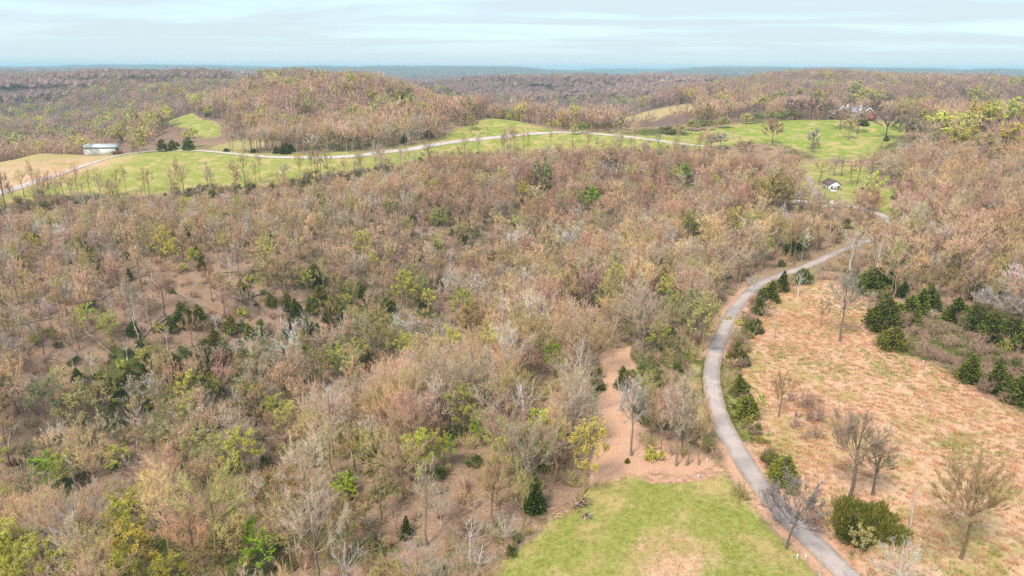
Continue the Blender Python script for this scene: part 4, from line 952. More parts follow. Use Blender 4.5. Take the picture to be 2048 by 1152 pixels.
OPEN += [(a - 14, b - 8, a + 14, b + 8, 400) for a, b in ROADPX if 482 < b < 1200] + [((a + c) / 2 - 14, (b + e) / 2 - 8, (a + c) / 2 + 14, (b + e) / 2 + 8, 400) for (a, b), (c, e) in zip(ROADPX, ROADPX[1:]) if 490 < b < 1200]
for t in T:
    if t['man'] is True and t['kind'] == 'leafing_tree' or t['label']:
        a, b = project(np.array([t['x']]), np.array([t['y']]), np.array([t['z'] + t['h'] * 0.62])); kq = scale_at(t['x'], t['y'], t['z'] + t['h'] * 0.6)
        w_ = t['cr'] * kq * 0.7; h_ = t['h'] * kq * 0.3; OPEN.append((float(a[0]) - w_, float(b[0]) - h_, float(a[0]) + w_, float(b[0]) + h_, t['d'] - 3))
for a in range(0, 1420, 24):
    b = float(np.interp(a, [q[0] for q in FR], [q[1] for q in FR])); OPEN.append((a - 10, b - (38 if a < 700 else 24), a + 10, b - 14, 440))
OPEN = np.array(OPEN)
def blocks(x, y, z, h, cr):
    kq = F_PX / ((np.stack([x, y, z + h * 0.6], -1) - cam_pos) @ FWD); px, pt = project(x, y, z + h); _, pb = project(x, y, z + h * 0.3); d = np.hypot(x, y); out = np.zeros(len(x), bool)
    for a, b, c, e, dm in OPEN: out |= (d < dm) & (px + cr * kq * 0.55 > a) & (px - cr * kq * 0.55 < c) & (pt < e) & (pb > b)
    return out
def clear_of(x, y, pts, rmin):
    out = np.ones(len(x), bool)
    for s in range(0, len(x), 4000):
        q = (x[s:s + 4000, None] - pts[None, :, 0]) ** 2 + (y[s:s + 4000, None] - pts[None, :, 1]) ** 2
        out[s:s + 4000] = q.min(1) > rmin ** 2
    return out
def far_slope_at(a, b): return b < 800 - 0.12 * a and b > 380 and a < 1000
for d0, d1, sp in ((44, 170, 3.85), (170, 450, 4.15), (450, 800, 6.2), (800, 1250, 8.2)):
    x, y = scatter_xy(d0, d1, sp); z = height(x, y)
    zn, px, py = zones(x, y, z)
    zn['clearing'] &= (px < 1264) | (py > 925)
    k = ~np.any([zn[n] for n in EDGE_CLEAR], 0)
    k &= in_sight(x, y, z + 17, 2.0)
    if d0 < 400:
        rd = near_line(x, y, ROAD, 3); k &= rd > np.where(np.hypot(x, y) > 225, 3.2, 4.6); k &= near_line(x, y, DRIVE, 3) > 4
        k &= clear_of(x, y, KEEP, 3.0)
    k &= near_line(x, y, LANE, 3) > 5
    # thinner where the slope shows its leaf floor; none in the brush right of the dry field
    dens = np.ones(len(x))
    far_slope = (d0 < 400) & (py < 800 - 0.12 * px) & (py > 380) & (px < 1000)
    dens = np.where(far_slope, 0.92 + 1.2 * fbm(x / 22, y / 22, 131, 2), dens)
    for cx, cy, rad in ((730, 490, 60), (330, 560, 90), (1960, 560, 60), (75, 990, 50), (230, 880, 40), (450, 470, 50)):
        dens = dens - 0.38 * np.exp(-(((px - cx) / rad) ** 2 + ((py - cy) / (rad * 0.5)) ** 2))
    for cx, cy, rad in ((75, 975, 70), (235, 890, 50), (690, 900, 40), (120, 860, 40)): dens = dens - 0.75 * np.exp(-(((px - cx) / rad) ** 2 + ((py - cy) / (rad * 0.6)) ** 2))
    brush = inpoly(px, py, [(1500,660),(1470,740),(1490,850),(1560,950),(1700,1130),(1800,1500),(2300,1500),(2300,900),(2048,840),(2048,690),(1900,640),(1800,700),(1740,650),(1600,560),(1540,600)]) & (d0 < 400)
    dens = np.where(brush, 0.0, dens)
    lowr = (px > 1380) & (py > 950) & (d0 < 100); dens = np.where(lowr, 0, dens)
    cott = inpoly(px, py, [(1580,338),(1640,338),(1690,360),(1690,410),(1590,418)]) & (d0 < 400); dens = np.where(cott | zn['yard'], 0.22, dens)
    k &= rng.random(len(x)) < dens
    k &= ~blocks(x, y, z, 14.0, 4.0) | (rng.random(len(x)) < 0.04)
    x, y, z, px, py = x[k], y[k], z[k], px[k], py[k]
    nA_ = fbm(x / 60, y / 60, 151, 3); nB = fbm(x / 35, y / 35, 171, 2)
    for i in range(len(x)):
        d = math.hypot(x[i], y[i]); u = rng.random()
        hillp = d > 470
        if hillp:
            pl = 0.04 + max(0, nB[i] * 3.2 - 0.25) + (0.10 if (px[i] < 420 and d > 600) else 0)
            if u < pl: kind, tn = 'leafing_tree', ['yellow-green', 'pale olive', 'yellow-green', 'orange-tan'][int(rng.integers(4))]
            elif u > 0.993: kind, tn = 'cedar_tree', 'dark green'
            else: kind, tn = 'bare_tree', rng.choice(['purple-brown', 'reddish brown', 'pinkish', 'tan'], p=[0.15, 0.40, 0.30, 0.15] if d < 760 else [0.6, 0.22, 0.12, 0.06])
            h = rng.uniform(13, 19) if kind != 'cedar_tree' else rng.uniform(6, 9)
        else:
            ridge_side = d > 270
            dark = (px[i] > 850 and py[i] < 480 and px[i] < 1600)
            redr = px[i] > 1780 and py[i] < 500
            if u < (0.17 if (py[i] > 800 and px[i] < 700) else 0.12 if (py[i] > 700 and px[i] < 1000) else 0.06): kind, tn = 'leafing_tree', ['pale olive', 'yellow-green', 'grey-green', 'yellow-green', 'orange-tan'][int(rng.integers(5))]
            elif 0.17 < u < 0.188: kind, tn = 'cedar_tree', ['dark green', 'deep green', 'olive green'][int(rng.integers(3))]
            elif 0.188 <= u < 0.235: kind, tn = 'pale_tree', ['silvery', 'grey'][int(rng.integers(2))]
            elif 0.235 <= u < 0.325: kind, tn = 'young_tree', ['tan', 'pinkish', 'olive-tan'][int(rng.integers(3))]
            else:
                kind = 'bare_tree'
                p = [0.12, 0.16, 0.16, 0.06, 0.5, 0.0] if dark else ([0.15, 0.3, 0.3, 0.0, 0.25, 0.0] if redr else [0.26, 0.36, 0.16, 0.11, 0.07, 0.04])
                tn = rng.choice(['grey', 'tan', 'pinkish', 'olive-tan', 'reddish brown', 'silvery'], p=p)
            h = {'bare_tree': rng.uniform(11.5, 17.5), 'leafing_tree': rng.uniform(9, 14), 'cedar_tree': rng.uniform(3.5, 7), 'pale_tree': rng.uniform(9, 14), 'young_tree': rng.uniform(5, 9)}[kind]
            if far_slope_at(px[i], py[i]) and kind == 'bare_tree': h *= 0.86
        if kind == 'bare_tree' and d < 430 and rng.random() < 0.45: ix_ = int(rng.choice([1, 3, 0, 6] if d < 165 else [1, 3, 0]))
        else: ix_ = None
        T_ = add(kind, float(x[i]), float(y[i]), float(z[i]), float(h) * (0.98 if kind != 'cedar_tree' else 1.0), None, str(tn), None, ix_)
        if far_slope_at(px[i], py[i]) and d < 430: T_['sx'] *= 0.85; T_['cr'] *= 0.85

# ------------------------------------------------------------------ buildings and small things
def gable(gw, gr, cx, cy, w, d, eave, ridge, along='x', over=0.4, th=0.22, mw=0, mr=0):
    """a walled block with a pitched roof; the ridge runs along x or along y"""
    if along == 'x':
        poly_prism(gw, [(cy - d / 2, 0), (cy + d / 2, 0), (cy + d / 2, eave), (cy, ridge), (cy - d / 2, eave)], cx - w / 2, cx + w / 2, mw, 'x')
        sl = (ridge - eave) / (d / 2); hw = d / 2 + over; ax, a0, a1, c0 = 'x', cx - w / 2 - over, cx + w / 2 + over, cy
    else:
        poly_prism(gw, [(cx - w / 2, 0), (cx + w / 2, 0), (cx + w / 2, eave), (cx, ridge), (cx - w / 2, eave)], cy - d / 2, cy + d / 2, mw, 'y')
        sl = (ridge - eave) / (w / 2); hw = w / 2 + over; ax, a0, a1, c0 = 'y', cy - d / 2 - over, cy + d / 2 + over, cx
    e = ridge - sl * hw
    for s in (-1, 1):
        pts = [(c0, ridge + 0.03), (c0 + s * hw, e + 0.03), (c0 + s * hw, e + 0.03 + th), (c0, ridge + 0.03 + th)]
        poly_prism(gr, pts, a0, a1, mr, ax)
def one(fn):
    g = Geo(); fn(g); return g
def bx(c, s, rz=0): return one(lambda g: box(g, c, s, 0, rz))

# open-ended white farm shed
x, y, z = pick(205, 304, 0, 45, 500); k = 17.0
sh = thing('farm_shed', (x, y, z + 0.5), 'long white metal farm shed with an open end beside the gravel lane', 'shed', rz=R(8))
part('wall', bx((0, -3.0, 1.4), (k, 0.15, 4.8)), M['white_metal'], sh, 'long cream front wall')
part('wall', bx((0, 3.0, 1.4), (k, 0.15, 4.8)), M['white_metal'], sh)
part('wall', bx((-k / 2 + 0.08, 0, 1.9), (0.15, 5.8, 3.8)), M['white_metal'], sh)
for s in (-1, 1):
    part('roof', one(lambda g: poly_prism(g, [(0, 5.75), (s * 3.6, 4.05), (s * 3.6, 4.2), (0, 5.95)], -k / 2 - 0.5, k / 2 + 0.5, 0, 'x')), M['tin'], sh)
part('eave_shade', bx((0, -3.22, 3.93), (k + 0.2, 0.12, 0.34)), M['trim_and_shade'], sh, 'dark strip painted as the shaded gap under the eave')  # dark board stands in for the shade in the eave gap
part('gable', one(lambda g: poly_prism(g, [(-2.9, 3.85), (2.9, 3.85), (0, 5.6)], k / 2 + 0.1, k / 2 + 0.22, 0, 'x')), M['white_metal'], sh)
for yy in (-2.7, -0.9, 0.9, 2.7): part('post', bx((k / 2 - 0.1, yy, 1.9), (0.2, 0.2, 3.8)), M['wood'], sh)
for yy in (1.2, 2.4): part('rail', bx((k / 2 - 0.1, 0, yy), (0.08, 5.6, 0.14)), M['wood'], sh)

# brick house on the crest
x, y, z = pick(1709, 238, 0, 45, 585); ka = -math.atan2(x, y) + R(6)
print('HOUSE', x, y, z, math.hypot(x, y))
bh = thing('brick_house', (x, y, z - 0.3), 'red brick house with white-trimmed gables and grey roofs on the crest', 'house', rz=ka)
gw, gr = Geo(), Geo()
gable(gw, gr, -8.6, 0, 7.0, 10, 5.6, 9.4, 'y', 0.5, 0.3); part('wall', gw, M['brick'], bh, 'brick gable at the left'); part('roof', gr, M['shingle'], bh)
gw, gr = Geo(), Geo(); gable(gw, gr, -0.6, 1.5, 9.0, 8, 5.4, 9.0, 'x', 0.4, 0.3); part('wall', gw, M['brick'], bh); part('roof', gr, M['shingle'], bh)
gw, gr = Geo(), Geo(); gable(gw, gr, 8.3, -0.5, 8.8, 11, 4.4, 8.4, 'y', 0.5, 0.3); part('wall', gw, M['brick'], bh, 'brick garage wing'); part('roof', gr, M['shingle'], bh)
gw, gr = Geo(), Geo(); gable(gw, gr, -14.0, 2.2, 3.8, 6, 3.4, 5.4, 'x', 0.4, 0.3); part('wall', gw, M['brick'], bh); part('roof', gr, M['shingle'], bh)
for cx, cyy, w, e, rdg in ((-8.6, -5.03, 7.0, 5.6, 9.4), (8.3, -6.03, 8.8, 4.4, 8.4)):      # white bargeboards up each gable
    for s in (-1, 1):
        g = Geo(); fx = cx + s * (w / 2 + 0.5); sl = (rdg - e) / (w / 2)
        V_ = [(cx, cyy - 0.6, rdg + 0.30), (fx, cyy - 0.6, e - 0.5 * sl + 0.30), (fx, cyy - 0.6, e - 0.5 * sl - 0.25), (cx, cyy - 0.6, rdg - 0.25)]
        V_ += [(a, b + 0.1, c_) for a, b, c_ in V_]
        g.add(V_, [(0, 1, 2), (0, 2, 3), (4, 6, 5), (4, 7, 6), (0, 4, 5), (0, 5, 1), (2, 6, 7), (2, 7, 3), (1, 5, 6), (1, 6, 2)], 0)
        part('bargeboard', g, M['white'], bh)
def window(par, c, w, h, frame=M['white'], face=-1):
    g = Geo(); fr = part('window', bx(c, (w, 0.12, h)), frame, par)
    part('pane', bx((c[0], c[1] + face * 0.05, c[2]), (w - 0.25, 0.08, h - 0.25)), M['glass'], fr)
for wx, wz in ((-10.2, 1.9), (-7.0, 1.9), (-10.2, 4.6), (-7.0, 4.6), (-8.6, 7.0)): window(bh, (wx, -5.02, wz), 1.1, 1.5)
for wx, wz in ((-3.6, 4.3), (2.4, 4.3), (-3.6, 1.7), (2.4, 1.7)): window(bh, (wx, -2.52, wz), 1.2, 1.5)
for wx, wz in ((6.6, 2.0), (10.0, 2.0), (8.3, 5.6)): window(bh, (wx, -6.02, wz), 1.2, 1.4)
part('porch', bx((-0.6, -4.0, 3.1), (6.4, 3.0, 0.3)), M['white'], bh)
for cx in (-3.5, -1.6, 0.4, 2.3): part('column', bx((cx, -5.3, 1.5), (0.28, 0.28, 2.95)), M['white'], bh)
part('door', bx((-0.6, -2.56, 1.2), (1.1, 0.12, 2.2)), M['white'], bh)
part('dormer', one(lambda g: (box(g, (3.0, -1.2, 6.9), (1.8, 2.4, 1.6)), poly_prism(g, [(1.9, 7.72), (4.1, 7.72), (3.0, 8.7)], -2.6, 0.6))), M['white'], bh)
for cx, cyy, hh in ((-5.2, 4.0, 9.6), (3.5, 4.5, 9.2)): part('chimney', bx((cx, cyy, hh / 2 + 0.4), (1.1, 1.0, hh + 0.8)), M['stone'], bh)

def car(px, py, label, col, rz):
    x, y, z = pick(px, py, 0, 45, 600)
    t = thing('parked_car', (x, y, z), label, 'car', None, rz)
    g = Geo(); prof = [(-2.2, 0.35), (2.2, 0.35), (2.25, 0.85), (1.1, 1.0), (0.5, 1.5), (-1.5, 1.52), (-2.2, 1.05)]
    poly_prism(g, [prof[i] for i in (0, 1, 2, 3, 6)], -0.88, 0.88); poly_prism(g, [(-2.1, 1.03), (1.05, 0.99), (0.45, 1.48), (-1.5, 1.5)], -0.78, 0.78); part('body', g, col, t)
    g = Geo(); poly_prism(g, [(-1.85, 1.08), (0.85, 1.06), (0.42, 1.42), (-1.42, 1.43)], -0.80, 0.80); part('window', g, M['glass'], t)
    for wx in (-1.35, 1.4):
        for wy in (-0.8, 0.8):
            g = Geo(); an = np.arange(10) * 2 * math.pi / 10; poly_prism(g, [(wx + 0.34 * math.cos(a), 0.34 + 0.34 * math.sin(a)) for a in an], wy - 0.11, wy + 0.11); part('wheel', g, M['tyre'], t)
car(1748, 232, 'dark blue car parked at the end of the brick house', M['carpaint'], R(35))

# white cottage down by the road
x, y, z = pick(1662, 378); ka = -math.atan2(x, y)
ct = thing('white_cottage', (x, y, z - 0.2), 'small white cottage with a brown roof above the road bend', 'house', rz=ka + R(28))
gw, gr = Geo(), Geo(); gable(gw, gr, 0, 0, 5.6, 7.0, 2.9, 4.6, 'y', 0.35, 0.2); part('wall', gw, M['white'], ct); part('roof', gr, M['roofbrown'], ct)
for wx in (-1.6, 1.6): window(ct, (wx, -3.52, 1.6), 0.9, 1.1, M['trim_and_shade'])
for wy in (-2.0, 0.4): part('window', bx((-2.82, wy, 1.6), (0.1, 0.9, 1.1)), M['glass'], ct)
part('door', bx((0, -3.53, 1.0), (0.9, 0.1, 2.0)), M['wood'], ct)
part('porch', bx((-1.4, -5.0, 0.25), (2.6, 2.4, 0.5)), M['white'], ct)
x, y, z = pick(1598, 409); ka = -math.atan2(x, y)
tr = thing('white_trailer', (x, y, z), 'low white trailer home half hidden by trees above the road', 'trailer', rz=ka + R(5))
part('body', bx((0, 0, 1.3), (5.4, 2.4, 1.9)), M['white'], tr); part('roof', bx((0, 0, 2.32), (5.6, 2.6, 0.12)), M['trim_and_shade'], tr)
for wx in (-1.7, 0.2): window(tr, (wx, -1.21, 1.5), 0.8, 0.7, M['tin'])
part('door', bx((1.5, -1.22, 1.2), (0.7, 0.08, 1.6)), M['rust'], tr)
for wx in (-1.2, 1.2):
    g = Geo(); an = np.arange(8) * math.pi / 4; poly_prism(g, [(wx + 0.33 * math.cos(a), 0.33 + 0.33 * math.sin(a)) for a in an], -1.1, -0.9); part('wheel', g, M['tyre'], tr)
x, y, z = pick(1664, 415); st = thing('garden_shed', (x, y, z), 'tiny white shed at the roadside below the white cottage', 'shed', rz=-math.atan2(x, y) + R(20))
gw, gr = Geo(), Geo(); gable(gw, gr, 0, 0, 2.2, 2.4, 2.0, 2.8, 'y', 0.2, 0.12); part('wall', gw, M['white'], st); part('roof', gr, M['white'], st); part('door', bx((0, -1.22, 0.9), (0.8, 0.08, 1.7)), M['wood'], st)
# white board fence in front of the cottage yard
FP = np.array([pick(a, b)[:3] for a, b in ((1614, 407), (1625, 410), (1636, 414), (1646, 416), (1656, 417))])
fc = thing('white_fence', tuple(FP[0]), 'white board fence along the roadside below the grey driveway', 'fence')
for i, p in enumerate(FP):
    part('post', bx(tuple(p - FP[0] + np.array([0, 0, 0.6])), (0.14, 0.14, 1.3)), M['white'], fc)
    if i < len(FP) - 1:
        for hgt in (0.35, 0.75, 1.1):
            g = Geo(); frusta(g, [p - FP[0] + np.array([0, 0, hgt])], [FP[i + 1] - FP[0] + np.array([0, 0, hgt])], 0.09, 0.09, 4); part('board', g, M['white'], fc)
x, y, z = pick(1933, 176, 0, 500); z += 1
fh = thing('far_white_house', (x, y, z), 'tall white house among bare trees far beyond the brick house', 'house', rz=-math.atan2(x, y) + R(15))
gw, gr = Geo(), Geo(); gable(gw, gr, 0, 0, 6, 7, 9.5, 13, 'y', 0.4, 0.3); gable(gw, gr, 4.5, 1, 4, 6, 6.0, 8, 'x', 0.3, 0.3); part('wall', gw, M['white'], fh); part('roof', gr, M['tin'], fh)
for wx in (-1.6, 1.6):
    for wz in (4.2, 7.4): window(fh, (wx, -3.52, wz), 1.0, 1.4)
x, y, z = pick(1868, 251); ws = thing('small_white_shed', (x, y, z), 'small white shed under the yellow trees right of the house lawn', 'shed', rz=-math.atan2(x, y) - R(10))
gw, gr = Geo(), Geo(); gable(gw, gr, 0, 0, 2.6, 3, 2.2, 3.2, 'x', 0.25, 0.15); part('wall', gw, M['white'], ws); part('roof', gr, M['tin'], ws); part('door', bx((0, -1.52, 0.95), (0.9, 0.08, 1.8)), M['wood'], ws)
x, y, z = pick(2034, 270); ws = thing('cabin', (x, y, z), 'pale cabin roof showing among orange-tan trees at the picture edge', 'cabin', rz=-math.atan2(x, y))
gw, gr = Geo(), Geo(); gable(gw, gr, 0, 0, 5, 4, 2.6, 4.0, 'x', 0.4, 0.2); part('wall', gw, M['rust'], ws); part('roof', gr, M['white_metal'], ws); part('door', bx((0, -2.02, 1.0), (1, 0.08, 2)), M['wood'], ws)

def mast(px, pyt, d, label):
    v = ray(px, pyt); kk = d / math.hypot(v[0], v[1]); top = CAM_Z + v[2] * kk; x, y = v[0] * kk, v[1] * kk; zb = float(height(np.array([x]), np.array([y]))[0]); H = top - zb
    t = thing('radio_mast', (x, y, zb), label, 'mast')
    for a in range(3):
        c, s = math.cos(a * 2.094) * 0.45, math.sin(a * 2.094) * 0.45
        g = Geo(); frusta(g, [[c, s, 0]], [[c * 0.8, s * 0.8, H]], 0.16, 0.12, 4); part('leg', g, M['steel'], t)
    for i in range(1, 9):
        g = Geo(); zz_ = H * i / 9; P_ = [[math.cos(a * 2.094) * 0.42, math.sin(a * 2.094) * 0.42, zz_] for a in range(3)]
        frusta(g, P_, P_[1:] + P_[:1], 0.12, 0.12, 3); part('brace', g, M['steel'], t)
    g = Geo(); frusta(g, [[0, 0, H - 1]], [[0, 0, H + 5]], 0.15, 0.08, 4); part('antenna', g, M['steel'], t)
mast(1829, 124, 2000, 'taller thin radio mast breaking the far skyline'); mast(1967, 129, 2300, 'shorter fainter radio mast on the far skyline')
for i, (px, d, lab) in enumerate(((1493, 5200, 'white building on the far blue ridge, middle one of three'), (1480, 5300, 'small white building on the far blue ridge, at the left of three'), (1508, 5400, 'small white building on the far blue ridge, at the right of three'))):
    v = ray(px, 137); x, y = v[0] / math.hypot(v[0], v[1]) * d, v[1] / math.hypot(v[0], v[1]) * d; z = float(height(np.array([x]), np.array([y]))[0]) + 12
    t = thing('far_building', (x, y, z), lab, 'building', 'white buildings on the far ridge', -math.atan2(x, y)); w = (26, 16, 14)[i]
    gw, gr = Geo(), Geo(); gable(gw, gr, 0, 0, w, 14, 9, 12, 'x', 0.5, 0.4); box(gw, (0, 0, -8), (w - 0.5, 13.5, 16)); part('wall', gw, M['white'], t); part('roof', gr, M['white_metal'], t)

# rusty wagon by the lane, feed box in the pasture
x, y, z = pick(235, 309, 0, 45, 500)
wg = thing('hay_wagon', (x, y, z), 'rusty brown low hay wagon between the white shed and the lane', 'wagon', rz=R(20))
part('bed', bx((0, 0, 1.0), (5.4, 2.2, 0.3)), M['rust'], wg)
for yy in (-1.06, 1.06): part('side', bx((0, yy, 1.5), (5.4, 0.1, 0.7)), M['rust'], wg)
for xx in (-2.66, 2.66): part('end_board', bx((xx, 0, 1.5), (0.1, 2.0, 0.7)), M['rust'], wg)
for wx in (-1.7, 1.7):
    for wy in (-1.0, 1.0):
        g = Geo(); an = np.arange(10) * math.pi / 5; poly_prism(g, [(wx + 0.45 * math.cos(a), 0.45 + 0.45 * math.sin(a)) for a in an], wy - 0.1, wy + 0.1); part('wheel', g, M['tyre'], wg)
part('drawbar', bx((3.6, 0, 0.8), (1.9, 0.12, 0.12)), M['rust'], wg)
x, y, z = pick(609, 358)
fb = thing('deer_blind', (x, y, z), 'small grey box blind on legs at the pasture edge', 'blind', rz=R(15))
part('cabin', bx((0, 0, 1.5), (1.7, 1.5, 1.5)), M['wood'], fb); part('roof', bx((0, 0, 2.32), (2.0, 1.8, 0.12)), M['tin'], fb); part('window', bx((0, -0.76, 1.7), (1.0, 0.06, 0.35)), M['glass'], fb)
for xx in (-0.7, 0.7):
    for yy in (-0.6, 0.6): part('leg', bx((xx, yy, 0.38), (0.1, 0.1, 0.8)), M['wood'], fb)
# fence along the lane and pasture corner posts
for i in range(9):
    a = 262 + i * 7; x, y, z = pick(a, 303.5 - i * 0.8)
    t = thing('fence_post', (x, y, z), 'wooden fence post beside the gravel lane, %s from the rusty wagon' % on[i], 'post', 'fence posts beside the gravel lane')
    part('post', bx((0, 0, 0.6), (0.2, 0.2, 1.4)), M['wood'], t); part('cap', bx((0, 0, 1.33), (0.26, 0.26, 0.06)), M['wood'], t)
# white marker posts
for px, py, lab in ((1522,668,'white marker post under the low spreading verge cedar'),(1566,585,'white marker post at the top of the dry field by the verge cedars'),(1531,612,'leaning white marker post between two verge cedars'),(1624,569,'white marker post at the upper edge of the dry field'),(1846,726,'white marker post at the brush edge of the dry field'),(1940,688,'white marker post inside the purple brush'),(1611,971,'white marker post behind the leaning roadside tree'),(1611,1118,'white-capped marker post on the asphalt edge'),(1594,1117,'small white marker post in the lawn by the road'),(1396,957,'pale white stone marker where the dirt track leaves the road'),(1414,924,'white marker post by the clearing clump near the road')):
    x, y, z = pick(px, py); t = thing('marker_post', (x, y, z), lab, 'marker post', 'white marker posts')
    part('post', one(lambda g: tube(g, [(0, 0, -0.1), (0, 0, 0.3), (0.02, 0, 0.55)], [0.07, 0.07, 0.07], 8)), M['white'], t); part('cap', one(lambda g: tube(g, [(0.02, 0, 0.55), (0.02, 0, 0.60), (0.02, 0, 0.66)], [0.12, 0.12, 0.05], 8)), M['white'], t)
x, y, z = pick(1549, 678); up_ = thing('utility_pole', (x, y, z), 'thin pale pole standing in the dry field near the verge cedars', 'pole')
part('pole', one(lambda g: tube(g, [(0, 0, -0.3), (0.05, 0, 3.5), (0.15, 0, 7.2)], [0.09, 0.08, 0.06], 7)), M['wood'], up_); part('cap', one(lambda g: tube(g, [(0.15, 0, 7.2), (0.15, 0, 7.35)], [0.09, 0.05], 7)), M['steel'], up_)

# ------------------------------------------------------------------ trees: the largest as things, the rest as woods
LMK = [(205,290,'the white farm shed'),(1709,225,'the brick house'),(1662,370,'the white cottage'),(898,562,'the white-flowering tree'),(322,478,'the twin yellow-green trees'),(1188,386,'the bright green tree'),(1168,915,'the leaning yellow tree'),(1350,1050,'the green lawn'),(1235,850,'the leaf-strewn clearing'),(1430,750,'the narrow road bend'),(1500,600,'the upper road'),(1650,520,'the road cutting into the woods'),(1775,460,'the sharp road bend'),(1780,640,'the field cedar clump'),(1960,650,'the purple brush'),
       (400,660,'the ravine cedars'),(610,630,'the far ravine cedars'),(690,1100,'the bone-white tree'),(1050,800,'the broad pale-crowned tree'),(927,800,'the round yellow-green tree'),(480,888,'the golden-topped tree'),(500,1080,'the lime-green tree'),(30,1080,'the yellow corner trees'),(230,700,'the mossy hollow'),(75,990,'the mossy creek floor'),(730,490,'the bare reddish slope'),(1085,330,'the pale olive tree'),(609,356,'the box blind'),(1130,268,'the crest of the gravel lane'),(1000,255,'the triangular green pasture'),(740,190,'the wooded hilltop'),(380,240,'the far green pasture'),(1930,240,'the yellow trees on the crest'),(1600,270,'the house lawn'),(1720,340,'the green dell'),(860,890,'the paired yellow bushes'),(250,1050,'the mustard yellow tree'),(1338,568,'the slim yellow-green tree'),(1740,1030,'the green thicket'),(330,860,'the ravine mouth'),(150,560,'the leaf-covered slope'),(1250,480,'the grey canopy ridge'),(850,650,'the wooded fold')]
LMK_A = np.array([(a, b) for a, b, _ in LMK], float)
for t in T:
    cxp, cyp = project(np.array([t['x']]), np.array([t['y']]), np.array([t['z'] + t['h'] * 0.6])); t['px'], t['py'] = float(cxp[0]), float(cyp[0])
    t['inview'] = -20 < t['px'] < 2068 and 60 < t['py'] < 1190
    t['score'] = t['h'] * max(t['cr'], 0.5) / t['d'] ** 2 * (1.0 if t['inview'] else 0.0) * (1e6 if t['label'] else (6 if t['man'] in ('row', True) else 1))
LIMIT = {'bare_tree': 300, 'leafing_tree': 260, 'cedar_tree': 200, 'pale_tree': 150, 'young_tree': 130, 'pine_tree': 10, 'hedge_tree': 20}
for kd, n in LIMIT.items():
    c = sorted([t for t in T if t['kind'] == kd], key=lambda t: -t['score'])
    for i, t in enumerate(c): t['single'] = i < n and t['score'] > 0
FORMW = {'vase': 'fan-shaped', 'oval': 'upright', 'round': 'rounded', 'broad': 'spreading', 'slim': 'slender', '': ''}
NOUN = {'bare_tree': 'bare tree', 'leafing_tree': 'leafing tree', 'cedar_tree': 'cedar', 'pale_tree': 'pale-barked dead tree', 'young_tree': 'young bare sapling', 'pine_tree': 'pine', 'hedge_tree': 'hedge tree'}
ORD = on + ['eleventh','twelfth','thirteenth','fourteenth','fifteenth','sixteenth','seventeenth','eighteenth','nineteenth','twentieth'] + ['twenty-' + q for q in on[:9]] + ['thirtieth'] + ['thirty-' + q for q in on[:9]] + ['fortieth'] + ['forty-' + q for q in on[:9]]
bins = {}
for t in T:
    if not t['inview'] or t['label']: continue
    q = np.array([t['px'], t['py']]) - LMK_A; dist = np.hypot(q[:, 0], q[:, 1] * 1.6); j = int(np.argmin(dist)); dxp, dyp = q[j]
    dr = ('right of' if dxp > 0 else 'left of') if abs(dxp) > abs(dyp) * 1.3 else ('behind' if dyp < 0 else 'in front of')
    f = FORMW[t['form']] if t['kind'] in ('bare_tree', 'leafing_tree') else ('tall' if t['h'] > (5.5 if t['kind'] == 'cedar_tree' else 7.5 if t['kind'] == 'young_tree' else 12) else 'small')
    bins.setdefault((f, t['tname'], t['kind'], LMK[j][2], dr), []).append((dist[j], t))
for (f, tn, kd, lm, dr), v in bins.items():
    v.sort(key=lambda q: q[0])
    for i, (_, t) in enumerate(v):
        t['label'] = ' '.join(f'{f} {tn} {NOUN[kd]} {dr} {lm}{", " + ORD[min(i, len(ORD) - 1)] + " out" if len(v) > 1 else ""}'.split())
GROUP = {'bare_tree': 'bare trees of the woods and fields', 'leafing_tree': 'trees coming into leaf', 'cedar_tree': 'cedars and dark evergreen bushes', 'pale_tree': 'pale-barked and dead trees', 'young_tree': 'young saplings in the woods', 'pine_tree': 'pines beside the gravel lane', 'hedge_tree': 'rounded hedgerow trees on the crest'}
PROTO = {}
def tree_thing(t):
    key = (t['shape'], t['idx']); sh = SHAPES[t['shape']][t['idx']]
    if key not in PROTO:
        PROTO[key] = (bpy.data.objects.new('trunk', sh['t']), bpy.data.objects.new('crown', sh['c']))
    r = bpy.data.objects.new(t['kind'], None); r.empty_display_size = 0.3
    r.location = (t['x'], t['y'], t['z']); r.rotation_euler = (0, 0, t['rot']); r.scale = (t['sx'], t['sx'], t['sz'])
    r['label'] = t['label']; r['category'] = 'bush' if 'bush' in t['label'] else 'tree'; r['group'] = GROUP[t['kind']]; C.objects.link(r)
    for p in PROTO[key]:
        c = p.copy(); c.parent = r; c['tint'] = [float(q) for q in t['tint']]; C.objects.link(c)
LEAN = {}
for t in T:
    if t.get('single'): tree_thing(t)

